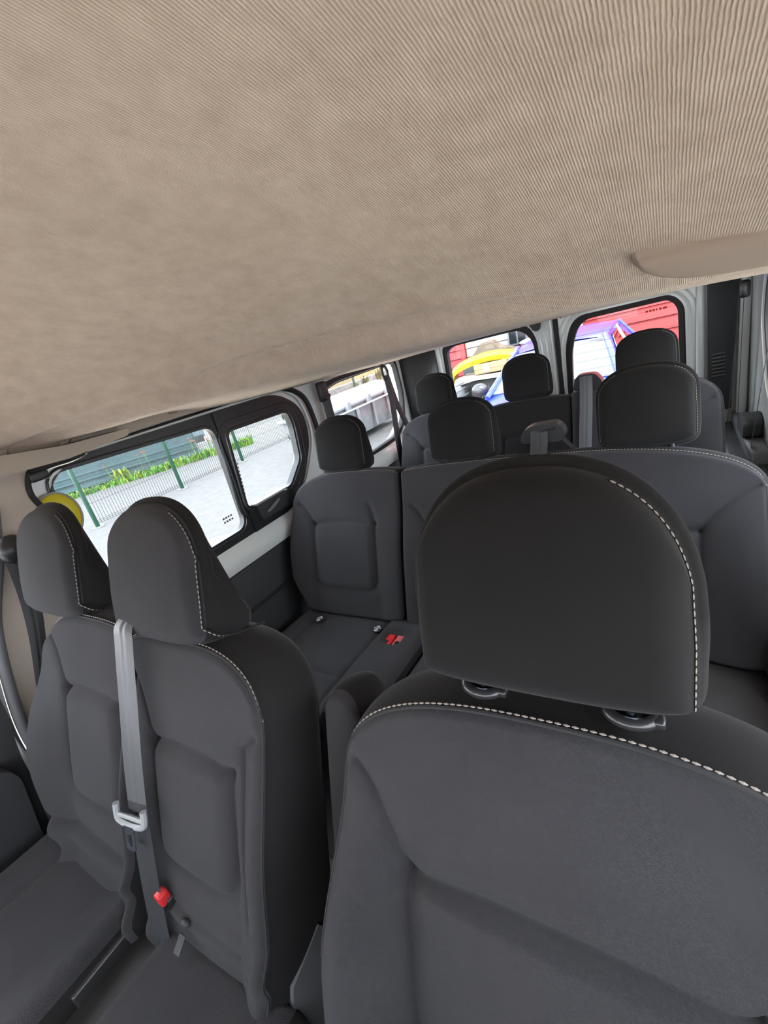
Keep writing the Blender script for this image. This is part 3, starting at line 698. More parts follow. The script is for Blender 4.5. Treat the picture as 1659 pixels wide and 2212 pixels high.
def cushion(parent, x0, x1, y0, y1, z, T=.11, slope=6, grooves=(), extra=None, mf=FAB, seg=(60, 60), crown=.012, name='seat_cushion', r=.03, gd=.006, ms=KNIT):
    a = math.radians(slope); B = (0, -math.cos(a), math.sin(a)); N = (0, math.sin(a), math.cos(a))
    L = (y1-y0)/math.cos(a)
    gr = [np.array([(gx, (y1-gy)/math.cos(a)) for gx, gy in g]) for g in grooves]
    bd = Body((0, y1, z), (1, 0, 0), B, N, const(x0), const(x1), const(0), topcurve(L, .04, .04, 4), crown=crown, r=r, T=T, bulge=.008, grooves=gr, extra=(lambda aa, bb, S, t: extra(aa, y1-bb*math.cos(a))) if extra else None, ns=seg[0], nt=seg[1], gd=gd)
    return bd, bd.build(name, parent, mf, ms)
def strap(parent, pts, wvs, m, name='webbing', th=.0018):
    """webbing with two raised lengthwise ribs"""
    P = [Vector(p) for p in pts]; ws = wvs if isinstance(wvs, list) else [wvs]*len(P)
    mb = MB(); V = []; prof = [(-.5, 0), (-.47, .7), (-.24, .7), (-.20, 1.5), (-.08, 1.5), (-.04, .7), (.04, .7), (.08, 1.5), (.20, 1.5), (.24, .7), (.47, .7), (.5, 0), (.47, -.7), (-.47, -.7)]
    n = len(prof)
    for i, p in enumerate(P):
        t = (P[min(i+1, len(P)-1)]-P[max(i-1, 0)]).normalized(); w = Vector(ws[i]); nn = t.cross(w).normalized()
        for u, v in prof: V.append(p+w*u+nn*v*th/2)
    F = []
    for i in range(len(P)-1):
        for k in range(n): F.append((i*n+k, i*n+(k+1) % n, (i+1)*n+(k+1) % n, (i+1)*n+k))
    F += [tuple(range(n)), tuple((len(P)-1)*n+k for k in range(n))]
    return mb.add(V, F).build(name, m, parent)

# ---- driver seat
ds = empty('driver_seat', (.42, .30, 0), 'large charcoal driver seat nearest the camera with white stitched piping across its top', 'car seat')
bdD, oD = backrest(ds, .17, .67, .32, .93, .40, .135, .135, [(.42, .162, .735, .52, (.232, .232), (.835, .835))], T=.13, wing=.075, seg=(240, 240), stitch=True, roll=0, r=.012, welt_r=.0024, rz=(.1, .1), gd=.010, gw=.0045, st=(.0012, .0062, .0016))
add_headrest(ds, (.424, .328, 1.079), .119, .209, deg=17, db=.10, dt=.045, low=.08, seg=110, sides='r', side=.60, ms=KNIT, zbase=.936, posts=.070, ycol=.350, st=(.0009, .0048, .0016), crown=.018, r=.028, bul=.010)
cushion(ds, .17, .67, -.25, .21, .50, seg=(60, 60))
MB().box((.20, -.18, .0), (.64, .40, .36), .02).build('seat_base', BLK, ds)
# folded-up armrest beside the driver backrest
A, B, N = frame(20)
arm = Body((.118, .262, .60), A, B, N, const(-.031), const(.031), botcurve(-.05, .06, .06, 2), topcurve(.278, .05, .05, 2.2), crown=.004, r=.015, T=.085, bulge=.006, ns=30, nt=70)
arm.build('armrest', ds, FAB, KNIT)

# ---- front passenger bench (two places)
pb = empty('front_passenger_bench', (-.30, .28, 0), 'charcoal double front passenger bench with a belt hanging down its middle', 'car seat')
backrest(pb, -.272, .046, .30, .955, .395, .02, .115, [(-.115, .10, .795, .60, (.16, None), (.90, 0))], T=.125, wing=.022, seg=(120, 200), roll=.016, rz=(-.6, -.93), topst=(-.97, 1), gd=.010, wings=(.6, 1),
         gr_extra=([(-.25, .545), (.0, .535), (.018, .535)], [(.012, .60), (.012, .83), (.03, .845)]), aL=prof([-.5, -.2, 0], [-.255, -.262, -.272]))
backrest(pb, -.66, -.282, .30, .965, .395, .13, .02, [(-.41, .098, .83, .62, (.17, None), (.915, 0))], T=.125, wing=.045, seg=(120, 200), roll=.016, rz=(.5, -.8), topst=(-1, .97), gd=.010, wings=(1, .6),
         gr_extra=([(-.60, .56), (-.41, .555), (-.33, .55)],), aL=prof([-.5, -.35, -.22, -.1, 0], [-.56, -.62, -.655, -.63, -.58]))
add_headrest(pb, (-.170, .322, 1.062), .118, .222, deg=19, db=.105, dt=.04, seg=70, mf=FAB, ms=KNIT, sides='r', side=.5, under=True, zbase=.975, posts=.065, ycol=.385)
add_headrest(pb, (-.542, .322, 1.066), .118, .222, deg=19, db=.105, dt=.04, seg=70, mf=FAB, ms=KNIT, sides='r', side=.5, under=True, zbase=.985, posts=.065, ycol=.385)
def cush_bolster(x0, x1, w, h):
    return lambda a, y: h*(smooth01((x0+w-a)/w)+smooth01((a-x1+w)/w))
cushion(pb, -.655, -.300, -.32, .155, .485, slope=3, extra=cush_bolster(-.655, -.300, .09, .02), grooves=([(-.565, .14), (-.57, -.3)],), seg=(70, 70), crown=.01)
cushion(pb, -.205, .065, -.32, .140, .50, slope=3, extra=None, seg=(60, 60), crown=.01)
well = MB().box((-.30, -.30, .36), (-.205, .13, .45)); well.build('buckle_tray', RUB, pb)
MB().box((-.302, -.01, .42), (-.288, .12, .475), .004).build('tray_edge', SATIN, pb)
bk = MB().box((-.200, .130, .49), (-.176, .150, .560), .005).build('buckle', BLK, pb)
MB().box((-.197, .124, .552), (-.179, .142, .576), .004).build('buckle_button', RED, bk)
MB().prism([(.120, .44), (.150, .50), (.22, .52), (.26, .42), (.26, .20), (.12, .20), (.10, .42)], 'x', .050, .062).build('hinge_cover', GREYP, pb)
MB().box((-.62, -.25, 0), (.04, .38, .36), .02).build('seat_base', BLK, pb)
lt2 = MB(); lt2.ribbon([(-.135, .118, .53), (-.135, .108, .522), (-.132, .098, .518)], (.016, 0, .002), .002); lt2.sphere((-.135, .128, .542), (.010, .006, .006)); lt2.build('pull_tab', STRAP, pb)

# ---- row 2
YR2 = 1.27
r2a = empty('second_row_single_seat', (-.515, 1.25, 0), 'charcoal single seat of the second row, next to the sliding door', 'car seat')
backrest(r2a, -.765, -.262, YR2, .905, .395, .14, .02, [(-.505, .140, .732, .495, (.21, .12), (.80, .79))], wing=.035, seg=(110, 110), rz=(.5, 0), topst=(-1, .97), aL=prof([-.5, -.4, -.22, 0], [-.70, -.755, -.768, -.75]), wings=(1, .5), st=(.0011, .0055, .0022), welt_r=.0016, gd=.009, bot=.04)
add_headrest(r2a, (-.51, 1.30, 1.003), .108, .195, deg=13, db=.08, dt=.05, sides='r', zbase=.912, posts=.055, ycol=1.305, st=(.0008, .005, .0025))
def ridge(a, y): return .022*np.exp(-((a+.215)/.05)**4)
cushion(r2a, -.735, -.165, .66, 1.13, .385, slope=3, extra=lambda a, y: .02*smooth01((a+.335)/.03)+.012*smooth01((-.66-a)/.05)-.03*np.exp(-(((a+.262)/.035)**4+((y-.995)/.035)**4)), grooves=([(-.335, 1.1), (-.335, .66)], [(-.735, .80), (-.335, .79)], [(-.655, 1.1), (-.655, .66)]), seg=(130, 110), crown=.006, gd=.006)
bk = MB().box((-.302, .955, .36), (-.222, 1.03, .378), .004).build('buckle_well', BLK, r2a)
for k, (x, c_) in enumerate(((-.283, RED), (-.243, mat('pale_red_button', (.75, .16, .15), .4)))):
    bq = MB().box((x-.015, .966, .374), (x+.015, 1.022, .397), .004).build('buckle', RED if k == 0 else c_, r2a)
    MB().box((x-.007, .972, .3955), (x+.007, .990, .3985), .001).build('buckle_slot', BLK, bq)
r2b = empty('second_row_double_bench', (.24, 1.25, 0), 'charcoal two-place bench of the second row, behind the driver seat', 'car seat')
backrest(r2b, -.25, .715, YR2, .905, .395, .02, .14, [(-.02, .13, .70, .50, (.19, None), (.78, 0)), (.42, .165, .705, .505, (None, .28), (0, .80))], wing=.04, seg=(180, 110), rz=(.5, .3), topst=(-.97, 1), wings=(.45, 1), st=(.0011, .0055, .0022), welt_r=.0016, gd=.009)
add_headrest(r2b, (-.03, 1.30, .998), .108, .185, deg=13, db=.08, dt=.05, sides='r', zbase=.912, posts=.055, ycol=1.305, st=(.0008, .005, .0025))
add_headrest(r2b, (.478, 1.30, .998), .108, .200, deg=13, db=.08, dt=.05, sides='rl', zbase=.914, posts=.055, ycol=1.305, st=(.0009, .005, .002))
cushion(r2b, -.155, .715, .66, 1.13, .375, slope=3, seg=(100, 60), crown=.01, grooves=([(.36, 1.1), (.36, .66)],))
def outlet(parent, x, y, z):
    P = rounded([(x-.066, z-.012), (x-.058, z+.022), (x-.03, z+.038), (x+.04, z+.040), (x+.058, z+.022), (x+.062, z+.0), (x+.045, z-.016)], .015)
    o = MB().prism(P, 'y', y-.012, y+.03).build('belt_outlet', SATIN, parent)
    MB().tube([(x-.034, y-.013, z+.017), (x, y-.014, z+.020), (x+.036, y-.013, z+.024)], .0035, 8).build('outlet_slot', RUB, o)
    MB().prism([(x-.095, z-.075), (x-.064, z-.012), (x+.05, z-.014), (x+.10, z-.075)], 'y', y-.006, y+.03).build('outlet_base', KNIT, parent)
outlet(r2b, .222, 1.315, .945)
b2 = empty('seat_belt', (.2, 1.3, .9), 'dark belt coming out of the black outlet between the second row bench places', 'seat belt')
strap(b2, [(.214, 1.300, .968), (.213, 1.294, .94), (.212, 1.280, .92), (.211, 1.262, .895), (.210, 1.243, .85), (.208, 1.20, .72), (.20, 1.16, .60), (.20, 1.10, .44)], (.048, 0, 0), STRAP)

# ---- row 3
YR3 = 2.20
r3 = empty('third_row_bench', (0, 2.2, 0), 'charcoal three-place rear bench in front of the rear doors', 'car seat')
backrest(r3, -.735, -.235, YR3, .905, .40, .13, .02, [(-.48, .125, .735, .52, (.21, .1), (.81, .80))], wing=.035, seg=(70, 70), rz=(.2, 0), topst=(-1, .97), st=(.0012, .0055, .0022), welt_r=.0016, wings=(1, .4))
backrest(r3, -.228, .150, YR3, .895, .40, .02, .02, [(-.04, .12, .735, .52, (None, None), (0, 0))], wing=0, seg=(50, 60), stitch=False, mf=KNIT)
backrest(r3, .156, .70, YR3, .905, .40, .02, .15, [(.43, .135, .70, .50, (.1, .24), (.78, .80))], wing=.035, seg=(70, 70), rz=(0, -.2), topst=(-.97, 1), st=(.0014, .006, .0022), welt_r=.0018, wings=(.4, 1))
for cx, z_, s_ in ((-.525, .997, 'r'), (-.043, .997, 'r'), (.452, .995, 'r')):
    add_headrest(r3, (cx, 2.215, z_), .106, .195, deg=12, db=.09, dt=.05, seg=34, sides=s_, zbase=.90, posts=.05, ycol=2.25, st=(.0012, .006, .003), ring=False)
cushion(r3, -.735, .70, 1.62, 2.06, .38, slope=3, seg=(40, 30))
P = rounded([(.165, .90), (.178, .955), (.20, .965), (.262, .962), (.285, .93), (.292, .89)], .015)
MB().prism(P, 'y', 2.195, 2.26).build('belt_outlet', SATIN, r3)
b3 = empty('seat_belt', (.23, 2.2, .9), 'belt over the middle of the rear bench, under its own black cap', 'seat belt')
strap(b3, [(.225, 2.205, .965), (.224, 2.186, .95), (.222, 2.178, .90), (.220, 2.150, .83), (.216, 2.12, .76), (.212, 2.09, .68), (.205, 2.05, .55)], (.052, 0, 0), STRAPL)

# ---- belts
def tongue(parent, c, A, U, s=1.0, dark=False):
    """belt tongue: plastic bow with a metal plate; A across, U up"""
    c = Vector(c); A = Vector(A).normalized()*s; U = Vector(U).normalized()*s; N = A.cross(U).normalized()
    bow = [(-.034, .022), (-.034, .004), (-.028, -.006), (0, -.010), (.028, -.006), (.034, .004), (.034, .022)]
    mb = MB(); mb.tube([c+A*a+U*u for a, u in spline(bow, 5)], .0052*s, 8); mb.tube([c+A*-.030+U*.004, c+A*.030+U*.004], .0038*s, 8)
    mb.build('tongue_bow', SATIN if dark else SILV, parent)
    pl = MB(); o = [(-.0125, -.008), (.0125, -.008), (.0105, -.016), (.0105, -.046), (.007, -.050), (-.007, -.050), (-.0105, -.046), (-.0105, -.016)]
    h = [(-.0055, -.022), (.0055, -.022), (.0055, -.030), (.0055, -.042), (.003, -.042), (-.003, -.042), (-.0055, -.042), (-.0055, -.030)]
    V = []
    for w in (-.0012, .0012):
        w += .004; V += [c+A*a+U*u+N*w for a, u in o]+[c+A*a+U*u+N*w for a, u in h]
    F = []
    for k in range(8):
        j = (k+1) % 8; F += [(k, j, 8+j, 8+k), (16+k, 16+j, 24+j, 24+k), (k, j, 16+j, 16+k), (8+k, 8+j, 24+j, 24+k)]
    pl.add(V, F).build('tongue_plate', CHROME, parent, smooth=False)
bm_ = empty('seat_belt', (-.23, .28, .9), 'belt with its lit top coloured grey, hanging between the two front passenger places, with a metal tongue', 'seat belt')
pts = spline([(-.232, .325, .995), (-.231, .288, .985), (-.226, .270, .955), (-.220, .238, .88), (-.214, .200, .79), (-.210, .170, .71), (-.212, .150, .64), (-.208, .125, .56), (-.196, .10, .48), (-.192, .095, .43)], 6)
strap(bm_, pts[:30], (.046, .006, 0), STRAPL); strap(bm_, pts[29:], (.046, .006, 0), STRAP)  # one belt: light on its upper length is put into the paler colour
tongue(bm_, (-.212, .156, .705), (1, .12, 0), (.02, .30, .95), 1.0)
MB().prism(rounded([(-.268, .962), (-.262, .992), (-.205, .990), (-.195, .968), (-.205, .955)], .006), 'y', .302, .325).build('belt_outlet', SILV, pb)
bo = empty('seat_belt', (-.75, .35, 1.0), 'black belt hung from the front pillar beside the outer passenger place, its tongue dangling', 'seat belt')
MB().sphere((-.745, .352, 1.078), (.03, .032, .034), 16, 12).build('anchor_ball', BLK, bo)
strap(bo, spline([(-.75, .352, 1.06), (-.75, .338, .98), (-.752, .312, .88), (-.752, .27, .76), (-.75, .235, .655), (-.74, .222, .61)], 5), [(.012*0, .05*(1-.6*k/25), .012*k/25) for k in range(26)], STRAP)
strap(bo, [(-.755, .375, 1.06), (-.765, .405, .93), (-.775, .43, .80), (-.78, .45, .66)], (0, .048, .01), STRAP)
tongue(bo, (-.735, .222, .612), (.3, .9, 0), (0, .15, 1), .62, True)
b4 = empty('seat_belt', (-.79, 1.65, 1.1), 'dark belt on the pillar between side windows, behind the single seat', 'seat belt')
MB().box((-.805, 1.635, 1.125), (-.78, 1.70, 1.215), .012).build('anchor', BLK, b4)
MB().tube([(-.785, 1.640, 1.148), (-.778, 1.655, 1.138), (-.778, 1.685, 1.138), (-.785, 1.70, 1.150)], .006, 8).build('anchor_ring', SATIN, b4)
strap(b4, [(-.785, 1.668, 1.14), (-.783, 1.66, 1.0), (-.78, 1.65, .8), (-.775, 1.64, .5)], (.01, .05, 0), STRAP)
b5 = empty('seat_belt', (-.79, 2.24, 1.1), 'dark belt hanging as a narrow V before the rear side window', 'seat belt')
MB().box((-.80, 2.215, 1.185), (-.785, 2.24, 1.235), .004).build('anchor', BLK, b5)
MB().tube([(-.785, 2.205, 1.15), (-.785, 2.208, 1.185), (-.785, 2.245, 1.19), (-.785, 2.262, 1.16), (-.785, 2.255, 1.125), (-.785, 2.215, 1.12)], .008, 10, closed=True).build('anchor_ring', BLK, b5)
strap(b5, spline([(-.782, 2.232, 1.14), (-.775, 2.225, 1.0), (-.77, 2.19, .86), (-.765, 2.16, .70), (-.76, 2.15, .55)], 5), (.01, .046, 0), STRAP)
strap(b5, spline([(-.786, 2.245, 1.14), (-.79, 2.29, .98), (-.79, 2.34, .86), (-.79, 2.40, .72)], 5), (.01, .042, 0), STRAP)
b6 = empty('seat_belt', (.80, 2.45, 1.1), 'thin dark belt running down the rear pillar on the driver side', 'seat belt')
MB().box((.775, 2.42, 1.12), (.81, 2.47, 1.185), .01).build('anchor', SATIN, b6)
strap(b6, [(.79, 2.44, 1.14), (.79, 2.47, 1.0), (.79, 2.51, .8), (.79, 2.55, .62)], (.004, .03, 0), STRAP)
strap(b6, [(.775, 2.43, 1.13), (.76, 2.42, .9), (.745, 2.40, .7), (.73, 2.38, .5)], (.003, .006, 0), STRAP)
b7 = empty('seat_belt', (.80, 2.05, 1.0), 'black belt slanting down at the picture edge beside the driver side window', 'seat belt')
strap(b7, [(.80, 1.85, 1.16), (.80, 1.92, 1.0), (.795, 2.00, .84), (.79, 2.10, .64), (.79, 2.13, .55)], (.004, .035, 0), STRAP)

# ---- printed tags on the second row cushions
WH = mat('white_print', (.75, .78, .80), .7)
def text_mesh(body, size):
    c = bpy.data.curves.new('text', 'FONT'); c.body = body; c.size = size; c.align_x = 'CENTER'; c.extrude = .0002
    t0 = bpy.data.objects.new('tmp', c); COL.objects.link(t0); bpy.context.view_layer.update()
    me = bpy.data.meshes.new_from_object(t0.evaluated_get(bpy.context.evaluated_depsgraph_get())); bpy.data.objects.remove(t0); me.materials.clear()
    return me
def tagmark(x, y, z, s, label):
    e = empty('seat_tag', (x, y, z), label, 'tag')
    MB().box((x-.016*s, y-.020*s, z), (x+.016*s, y+.013*s, z+.0008)).build('tag_patch', BLK, e, smooth=False)
    MB().prism([(x-.008*s, y+.003*s), (x+.008*s, y+.003*s), (x, y+.011*s)], 'z', z+.0008, z+.0012).build('tag_arrow', WH, e, smooth=False)
    me = text_mesh('ISOFIX', .009*s); t = bpy.data.objects.new('tag_text', me); COL.objects.link(t); me.materials.append(WH); t.parent = e; t.location = (0, -.005*s, .0012)
    MB().tube([(x+.0055*s*math.cos(q), y-.012*s+.0055*s*math.sin(q), z+.001) for q in np.linspace(0, 2*math.pi, 18, endpoint=False)], .0013*s, 5, closed=True).build('tag_ring', WH, e)
    MB().sphere((x, y-.012*s, z+.001), (.0022*s, .003*s, .001), 8, 4).build('tag_figure', WH, e)
    return e
tagmark(-.615, 1.045, .404, 1.1, 'white triangle and ISOFIX mark on the single seat cushion, at its door side')
tagmark(-.345, 1.035, .404, 1.1, 'white triangle and ISOFIX mark on the single seat cushion, beside the red buckles')
tagmark(.565, 1.00, .400, 1.1, 'white triangle and ISOFIX mark on the bench cushion behind the driver headrest')

# ================================================================= OUTSIDE
def om(name, col, *a, **k): return mat(name, tuple(c*.50 for c in col), *a, **k)
def ground():
    m = om('pale_asphalt', (.175, .172, .165), .9, bump=('noise', 60, .5, .01), vary=.12); return m
MB().box((-40, -20, -.56), (30, 40, -.50)).build('ground', ground(), smooth=False)['kind'] = 'structure'
tag(MB().prism(rounded([(-4.9, -9), (7.5, -9), (7.5, 4.0), (-3.6, 4.0), (-4.9, 3.2)], .4), 'z', -.50, -.494).build('gravel_patch', mat('sandy_gravel', (.56, .51, .39), .95, bump=('noise', 90, .8, .01), vary=.25), smooth=False), 'sandy pale gravel area on the yard, extended around the front of the van to bounce light', 'gravel', kind='stuff')  # real gravel beside the van, extended out of view to brighten the ceiling
# green mesh fence
FG = om('green_fence_paint', (.010, .085, .045), .4); FW = om('fence_wire_paint', (.06, .075, .06), .5)
ys_ = [3.75, 5.63, 7.43, 9.27, 11.15, 13.0]
fe = empty('mesh_fence', (-8.38, 8, -.5), 'green welded mesh fence standing across the pale yard', 'fence')
for y in ys_: MB().box((-8.41, y-.03, -.5), (-8.35, y+.03, 1.15), .006).build('post', FG, fe)
for a, b_ in zip(ys_[:-1], ys_[1:]):
    mb = MB(); n = int((b_-a-.08)/.055)
    for k in range(n+1):
        y = a+.04+(b_-a-.08)*k/n; mb.box((-8.385, y-.0028, -.45), (-8.379, y+.0028, 1.10))
    for z in (-.44, -.41, -.38, -.05, .18, .21, .24, .55, .82, .85, .88, 1.08):
        mb.box((-8.39, a+.03, z-.003), (-8.384, b_-.03, z+.003))
    mb.build('wire_panel', FW, fe, smooth=False, kind='stuff')
for y in ys_:
    tag(MB().prism(rounded([(-8.38+.15*math.cos(q)*(.8+.3*random.random()), y+.12*math.sin(q)*(.8+.3*random.random())) for q in np.linspace(0, 6.28, 9, endpoint=False)], .04), 'z', -.50, -.485).build('post_footing', om('pale_mortar', (.28, .275, .27), .9) if 'pale_mortar' not in bpy.data.materials else bpy.data.materials['pale_mortar'], fe, smooth=False), None)
# teal container
TL = om('teal_steel', (.045, .105, .118), .5, vary=.15, bump=('noise', 12, .15, .01)); TLd = om('teal_steel_light', (.065, .14, .15), .5)
ct = empty('steel_container', (-13.2, 7.0, -.5), 'long dark teal steel container with rivet lines beyond the mesh fence', 'container')
p0 = Vector((-15.6, 3.7, 0)); p1 = Vector((-11.75, 8.75, 0)); dd = (p1-p0).normalized(); nn = Vector((dd.y, -dd.x, 0)); LL = (p1-p0).length
def onc(u, w, z): q = p0+dd*u+nn*w; return (q.x, q.y, z)
def cbox(mb, u0, u1, w0, w1, z0, z1):
    mb.add([onc(u, w, z) for u in (u0, u1) for w in (w0, w1) for z in (z0, z1)], [(0, 1, 3, 2), (4, 6, 7, 5), (0, 4, 5, 1), (2, 3, 7, 6), (0, 2, 6, 4), (1, 5, 7, 3)]); return mb
cbox(MB(), 0, LL, -2.2, 0, -.40, 2.0).build('shell', TL, ct, smooth=False)
for z0, z1, w in ((.46, .53, .05), (-.02, .03, .03), (-.20, -.16, .05), (-.40, -.30, .06)): cbox(MB(), 0, LL, 0, w, z0, z1).build('rail', TLd, ct, smooth=False)
rv = MB()
for k in range(90): rv.sphere(onc(.2+k*.068, .03, -.10), .012, 5, 4)
rv.build('rivets', TLd, ct, kind='stuff')
cb = cbox(MB(), LL+.02, LL+.35, -.5, -.05, .05, .55).build('end_fitting', om('grey_blue_steel', (.16, .22, .27), .5), ct, smooth=False)
cbox(MB(), LL+.02, LL+.30, -.05, .1, -.08, .12).build('coupling', BLK, ct, smooth=False)
# planting at the foot of the container
LEAF = om('fresh_green_leaf', (.12, .33, .03), .6, vary=.35); LEAF2 = om('yellow_green_leaf', (.30, .44, .03), .6, vary=.2); ORG = om('orange_petal', (.85, .14, .015), .5)
def blades(mb, c, n, h, sp, w=.012):
    for k in range(n):
        a = random.uniform(0, 6.28); r = random.uniform(0, sp); x, y = c[0]+r*math.cos(a), c[1]+r*math.sin(a); hh = h*random.uniform(.5, 1.1); l = random.uniform(.1, .6)*hh; b = random.uniform(0, 6.28)
        dx, dy = math.cos(b), math.sin(b); wx, wy = -dy*w, dx*w
        P = [(x, y, c[2]), (x+dx*l*.35, y+dy*l*.35, c[2]+hh*.6), (x+dx*l, y+dy*l, c[2]+hh)]
        mb.add([(P[0][0]-wx, P[0][1]-wy, P[0][2]), (P[0][0]+wx, P[0][1]+wy, P[0][2]), (P[1][0]+wx, P[1][1]+wy, P[1][2]), (P[1][0]-wx, P[1][1]-wy, P[1][2]), P[2]], [(0, 1, 2, 3), (3, 2, 4)])
bed = MB(); bed2 = MB()
for k in range(260):
    u = 2.3+5.6*(k/260)+random.uniform(-.1, .1); w = random.uniform(.25, .75); t = (u-2.3)/5.6
    blades(bed if random.random() < .7 else bed2, onc(u, w+.1, -.5), 7, .10+.13*t+.08*random.random(), .10, .018)
tag(bed.build('grass_bed', LEAF, smooth=False, kind='stuff', fix=False), 'strip of fresh green plants along the foot of the teal container', 'plants')
tag(bed2.build('weed_bed', LEAF2, smooth=False, kind='stuff', fix=False), 'yellow green weeds mixed into the strip at the container foot', 'weeds')
iris = MB(); blades(iris, onc(2.15, .55, -.5), 26, .55, .10, .022)
tag(iris.build('spiky_plant', LEAF, smooth=False, fix=False), 'spiky long-leaved green plant at the end of the green strip', 'plant')
shrub = MB(); blades(shrub, onc(4.2, .45, -.5), 60, .42, .22, .03)
tag(shrub.build('low_shrub', LEAF2, smooth=False, fix=False), 'low yellow-green shrub in the middle of the green strip', 'shrub')
def flower(u, w, z):
    q = onc(u, w, z); mb = MB()
    for k in range(6):
        a = k*math.pi/3; c_, s_ = math.cos(a), math.sin(a); r = .065
        mb.add([(q[0], q[1], q[2]), (q[0]+r*.6*math.cos(a-.5), q[1]+r*.6*math.sin(a-.5), q[2]+.012), (q[0]+r*c_, q[1]+r*s_, q[2]+.03), (q[0]+r*.6*math.cos(a+.5), q[1]+r*.6*math.sin(a+.5), q[2]+.012)], [(0, 1, 2, 3)])
    mb.sphere((q[0], q[1], q[2]+.008), .014, 6, 4); 
    o = mb.build('orange_flower', ORG, smooth=False, fix=False)
    st = MB().tube([(q[0], q[1], q[2]), (q[0]+.02, q[1]+.02, -.5)], .005, 5).build('stem', LEAF, o)
    tag(o, 'small orange flower on a thin stem in the green strip before the teal container', 'flower', 'orange flowers by the container')
for k in range(26):
    u = random.gauss(6.9, .6) if k > 3 else (3.9, 4.75, 4.95, 5.0)[k]; w = random.uniform(.3, .75); z = -.5+random.uniform(.34, .66) if k else .05
    flower(min(u, 8.1), w, z)
# low wall, sand-coloured house wall and the grey skip seen through the rear side window
CW = om('stained_concrete', (.38, .37, .34), .9, vary=.25, bump=('noise', 8, .4, .02)); YW = om('sand_render', (.62, .46, .22), .9, vary=.08)
MB().box((-9.6, 12.2, -.5), (-9.2, 20, .30)).build('wall_concrete', CW, smooth=False)['kind'] = 'structure'
MB().box((-11.5, 12.5, -.5), (-11.2, 26, 2.6)).build('wall_sand', YW, smooth=False)['kind'] = 'structure'
MB().box((-12.5, 26, -.5), (-5, 26.3, 4)).build('wall_far', CW, smooth=False)['kind'] = 'structure'
for k, (y, h) in enumerate(((14.2, .30), (14.9, .42), (15.9, .62), (17.4, .35))):
    mb = MB(); blades(mb, (-9.15, y, .0-.02*k), 40, h, .12, .025)
    tag(mb.build('wall_weed', om('dry_weed', (.25, .26, .10), .8, vary=.4) if k == 0 else bpy.data.materials['dry_weed'], smooth=False, fix=False), '%s weed growing against the stained concrete wall' % ('first and nearest', 'second', 'third and tallest', 'last and farthest')[k], 'weed', 'weeds on the concrete wall')
mb = MB(); blades(mb, (-8.0, 11.9, -.5), 90, .6, .35, .04); tag(mb.build('leafy_bush', LEAF, smooth=False, fix=False), 'leafy green bush at the foot of the last fence post', 'bush')
SK = om('grey_skip_plastic', (.34, .36, .37), .5, vary=.12); SKd = om('darker_grey_skip', (.20, .215, .22), .5)
sk = empty('waste_skip', (-5.2, 8.3, -.5), 'pale grey wheeled waste skip with a ribbed front and metal rim bars', 'waste skip')
V = []; 
for z, g in ((-.36, -.10), (.30, 0)):
    V += [(-5.0+g, 7.0-g, z), (-5.0+g, 9.9+g, z), (-6.3-g, 9.9+g, z), (-6.3-g, 7.0-g, z)]
MB().add(V, [(0, 1, 5, 4), (1, 2, 6, 5), (2, 3, 7, 6), (3, 0, 4, 7), (3, 2, 1, 0)]).build('tub', SK, sk, smooth=False)
MB().tube([(-4.97, 6.95, .32), (-4.97, 9.95, .32), (-6.35, 9.95, .32), (-6.35, 6.95, .32)], .035, 8, closed=True).build('rim', SK, sk)
lid = []; 
for k in range(9): q = k/8; lid.append((-5.0-1.3*q, .34+.20*math.sin(math.pi*q)))
MB().prism([(a, b_) for a, b_ in lid], 'y', 7.0, 9.9).build('lid', SKd, sk)
for y in (7.25, 7.9, 8.55, 9.2, 9.7): MB().box((-4.985, y-.05, -.30), (-4.955-.0, y+.05, .24), .01).build('rib', SK, sk)
for y in (7.5, 8.3, 9.1): MB().box((-4.94, y-.07, .22), (-4.86, y+.07, .42), .02).build('bracket', GREYP, sk)
MB().tube([(-4.90, 7.05, .20), (-4.86, 7.1, .24), (-4.86, 9.7, .24), (-4.90, 9.8, .20)], .018, 8).build('lift_bar', SILV, sk)
for y in (7.15, 9.7):
    MB().tube([(-5.20, y, -.42), (-5.14, y, -.42)], .08, 14).build('wheel', BLK, sk)

# ---- red building behind
RW = om('red_siding', (.66, .035, .035), .55, vary=.05); CRM = om('cream_siding', (.60, .57, .50), .6); GM = om('galvanised_steel', (.42, .46, .50), .4, metal=.3)
bd_ = empty('red_building', (0, 11.2, -.5), 'red building with horizontal siding behind the rear doors', 'building')
MB().box((-4.4, 11.1, -.5), (9, 14, 4.2)).build('core_wall', om('red_render', (.5, .03, .03), .7), bd_, smooth=False)
z = -.5
while z < 2.6:
    MB().prism([(11.10, z), (11.02, z+.01), (11.06, z+.235), (11.10, z+.235)], 'x', -2.2, 6.5).build('siding_plank', RW, bd_, smooth=False); z += .24
z = -.5
while z < 2.2:
    MB().prism([(11.10, z), (11.03, z+.01), (11.06, z+.195), (11.10, z+.195)], 'x', -4.35, -3.75).build('siding_plank', RW, bd_, smooth=False)
    MB().prism([(11.10, z), (11.03, z+.01), (11.06, z+.195), (11.10, z+.195)], 'x', -3.60, -2.55).build('siding_plank', CRM, bd_, smooth=False); z += .20
MB().box((-3.73, 10.98, -.5), (-3.62, 11.1, 2.4)).build('corner_post', RW, bd_, smooth=False)
wn = MB().box((-2.56, 10.97, .55), (-2.12, 11.08, .98)).build('window', GM, bd_, smooth=False)
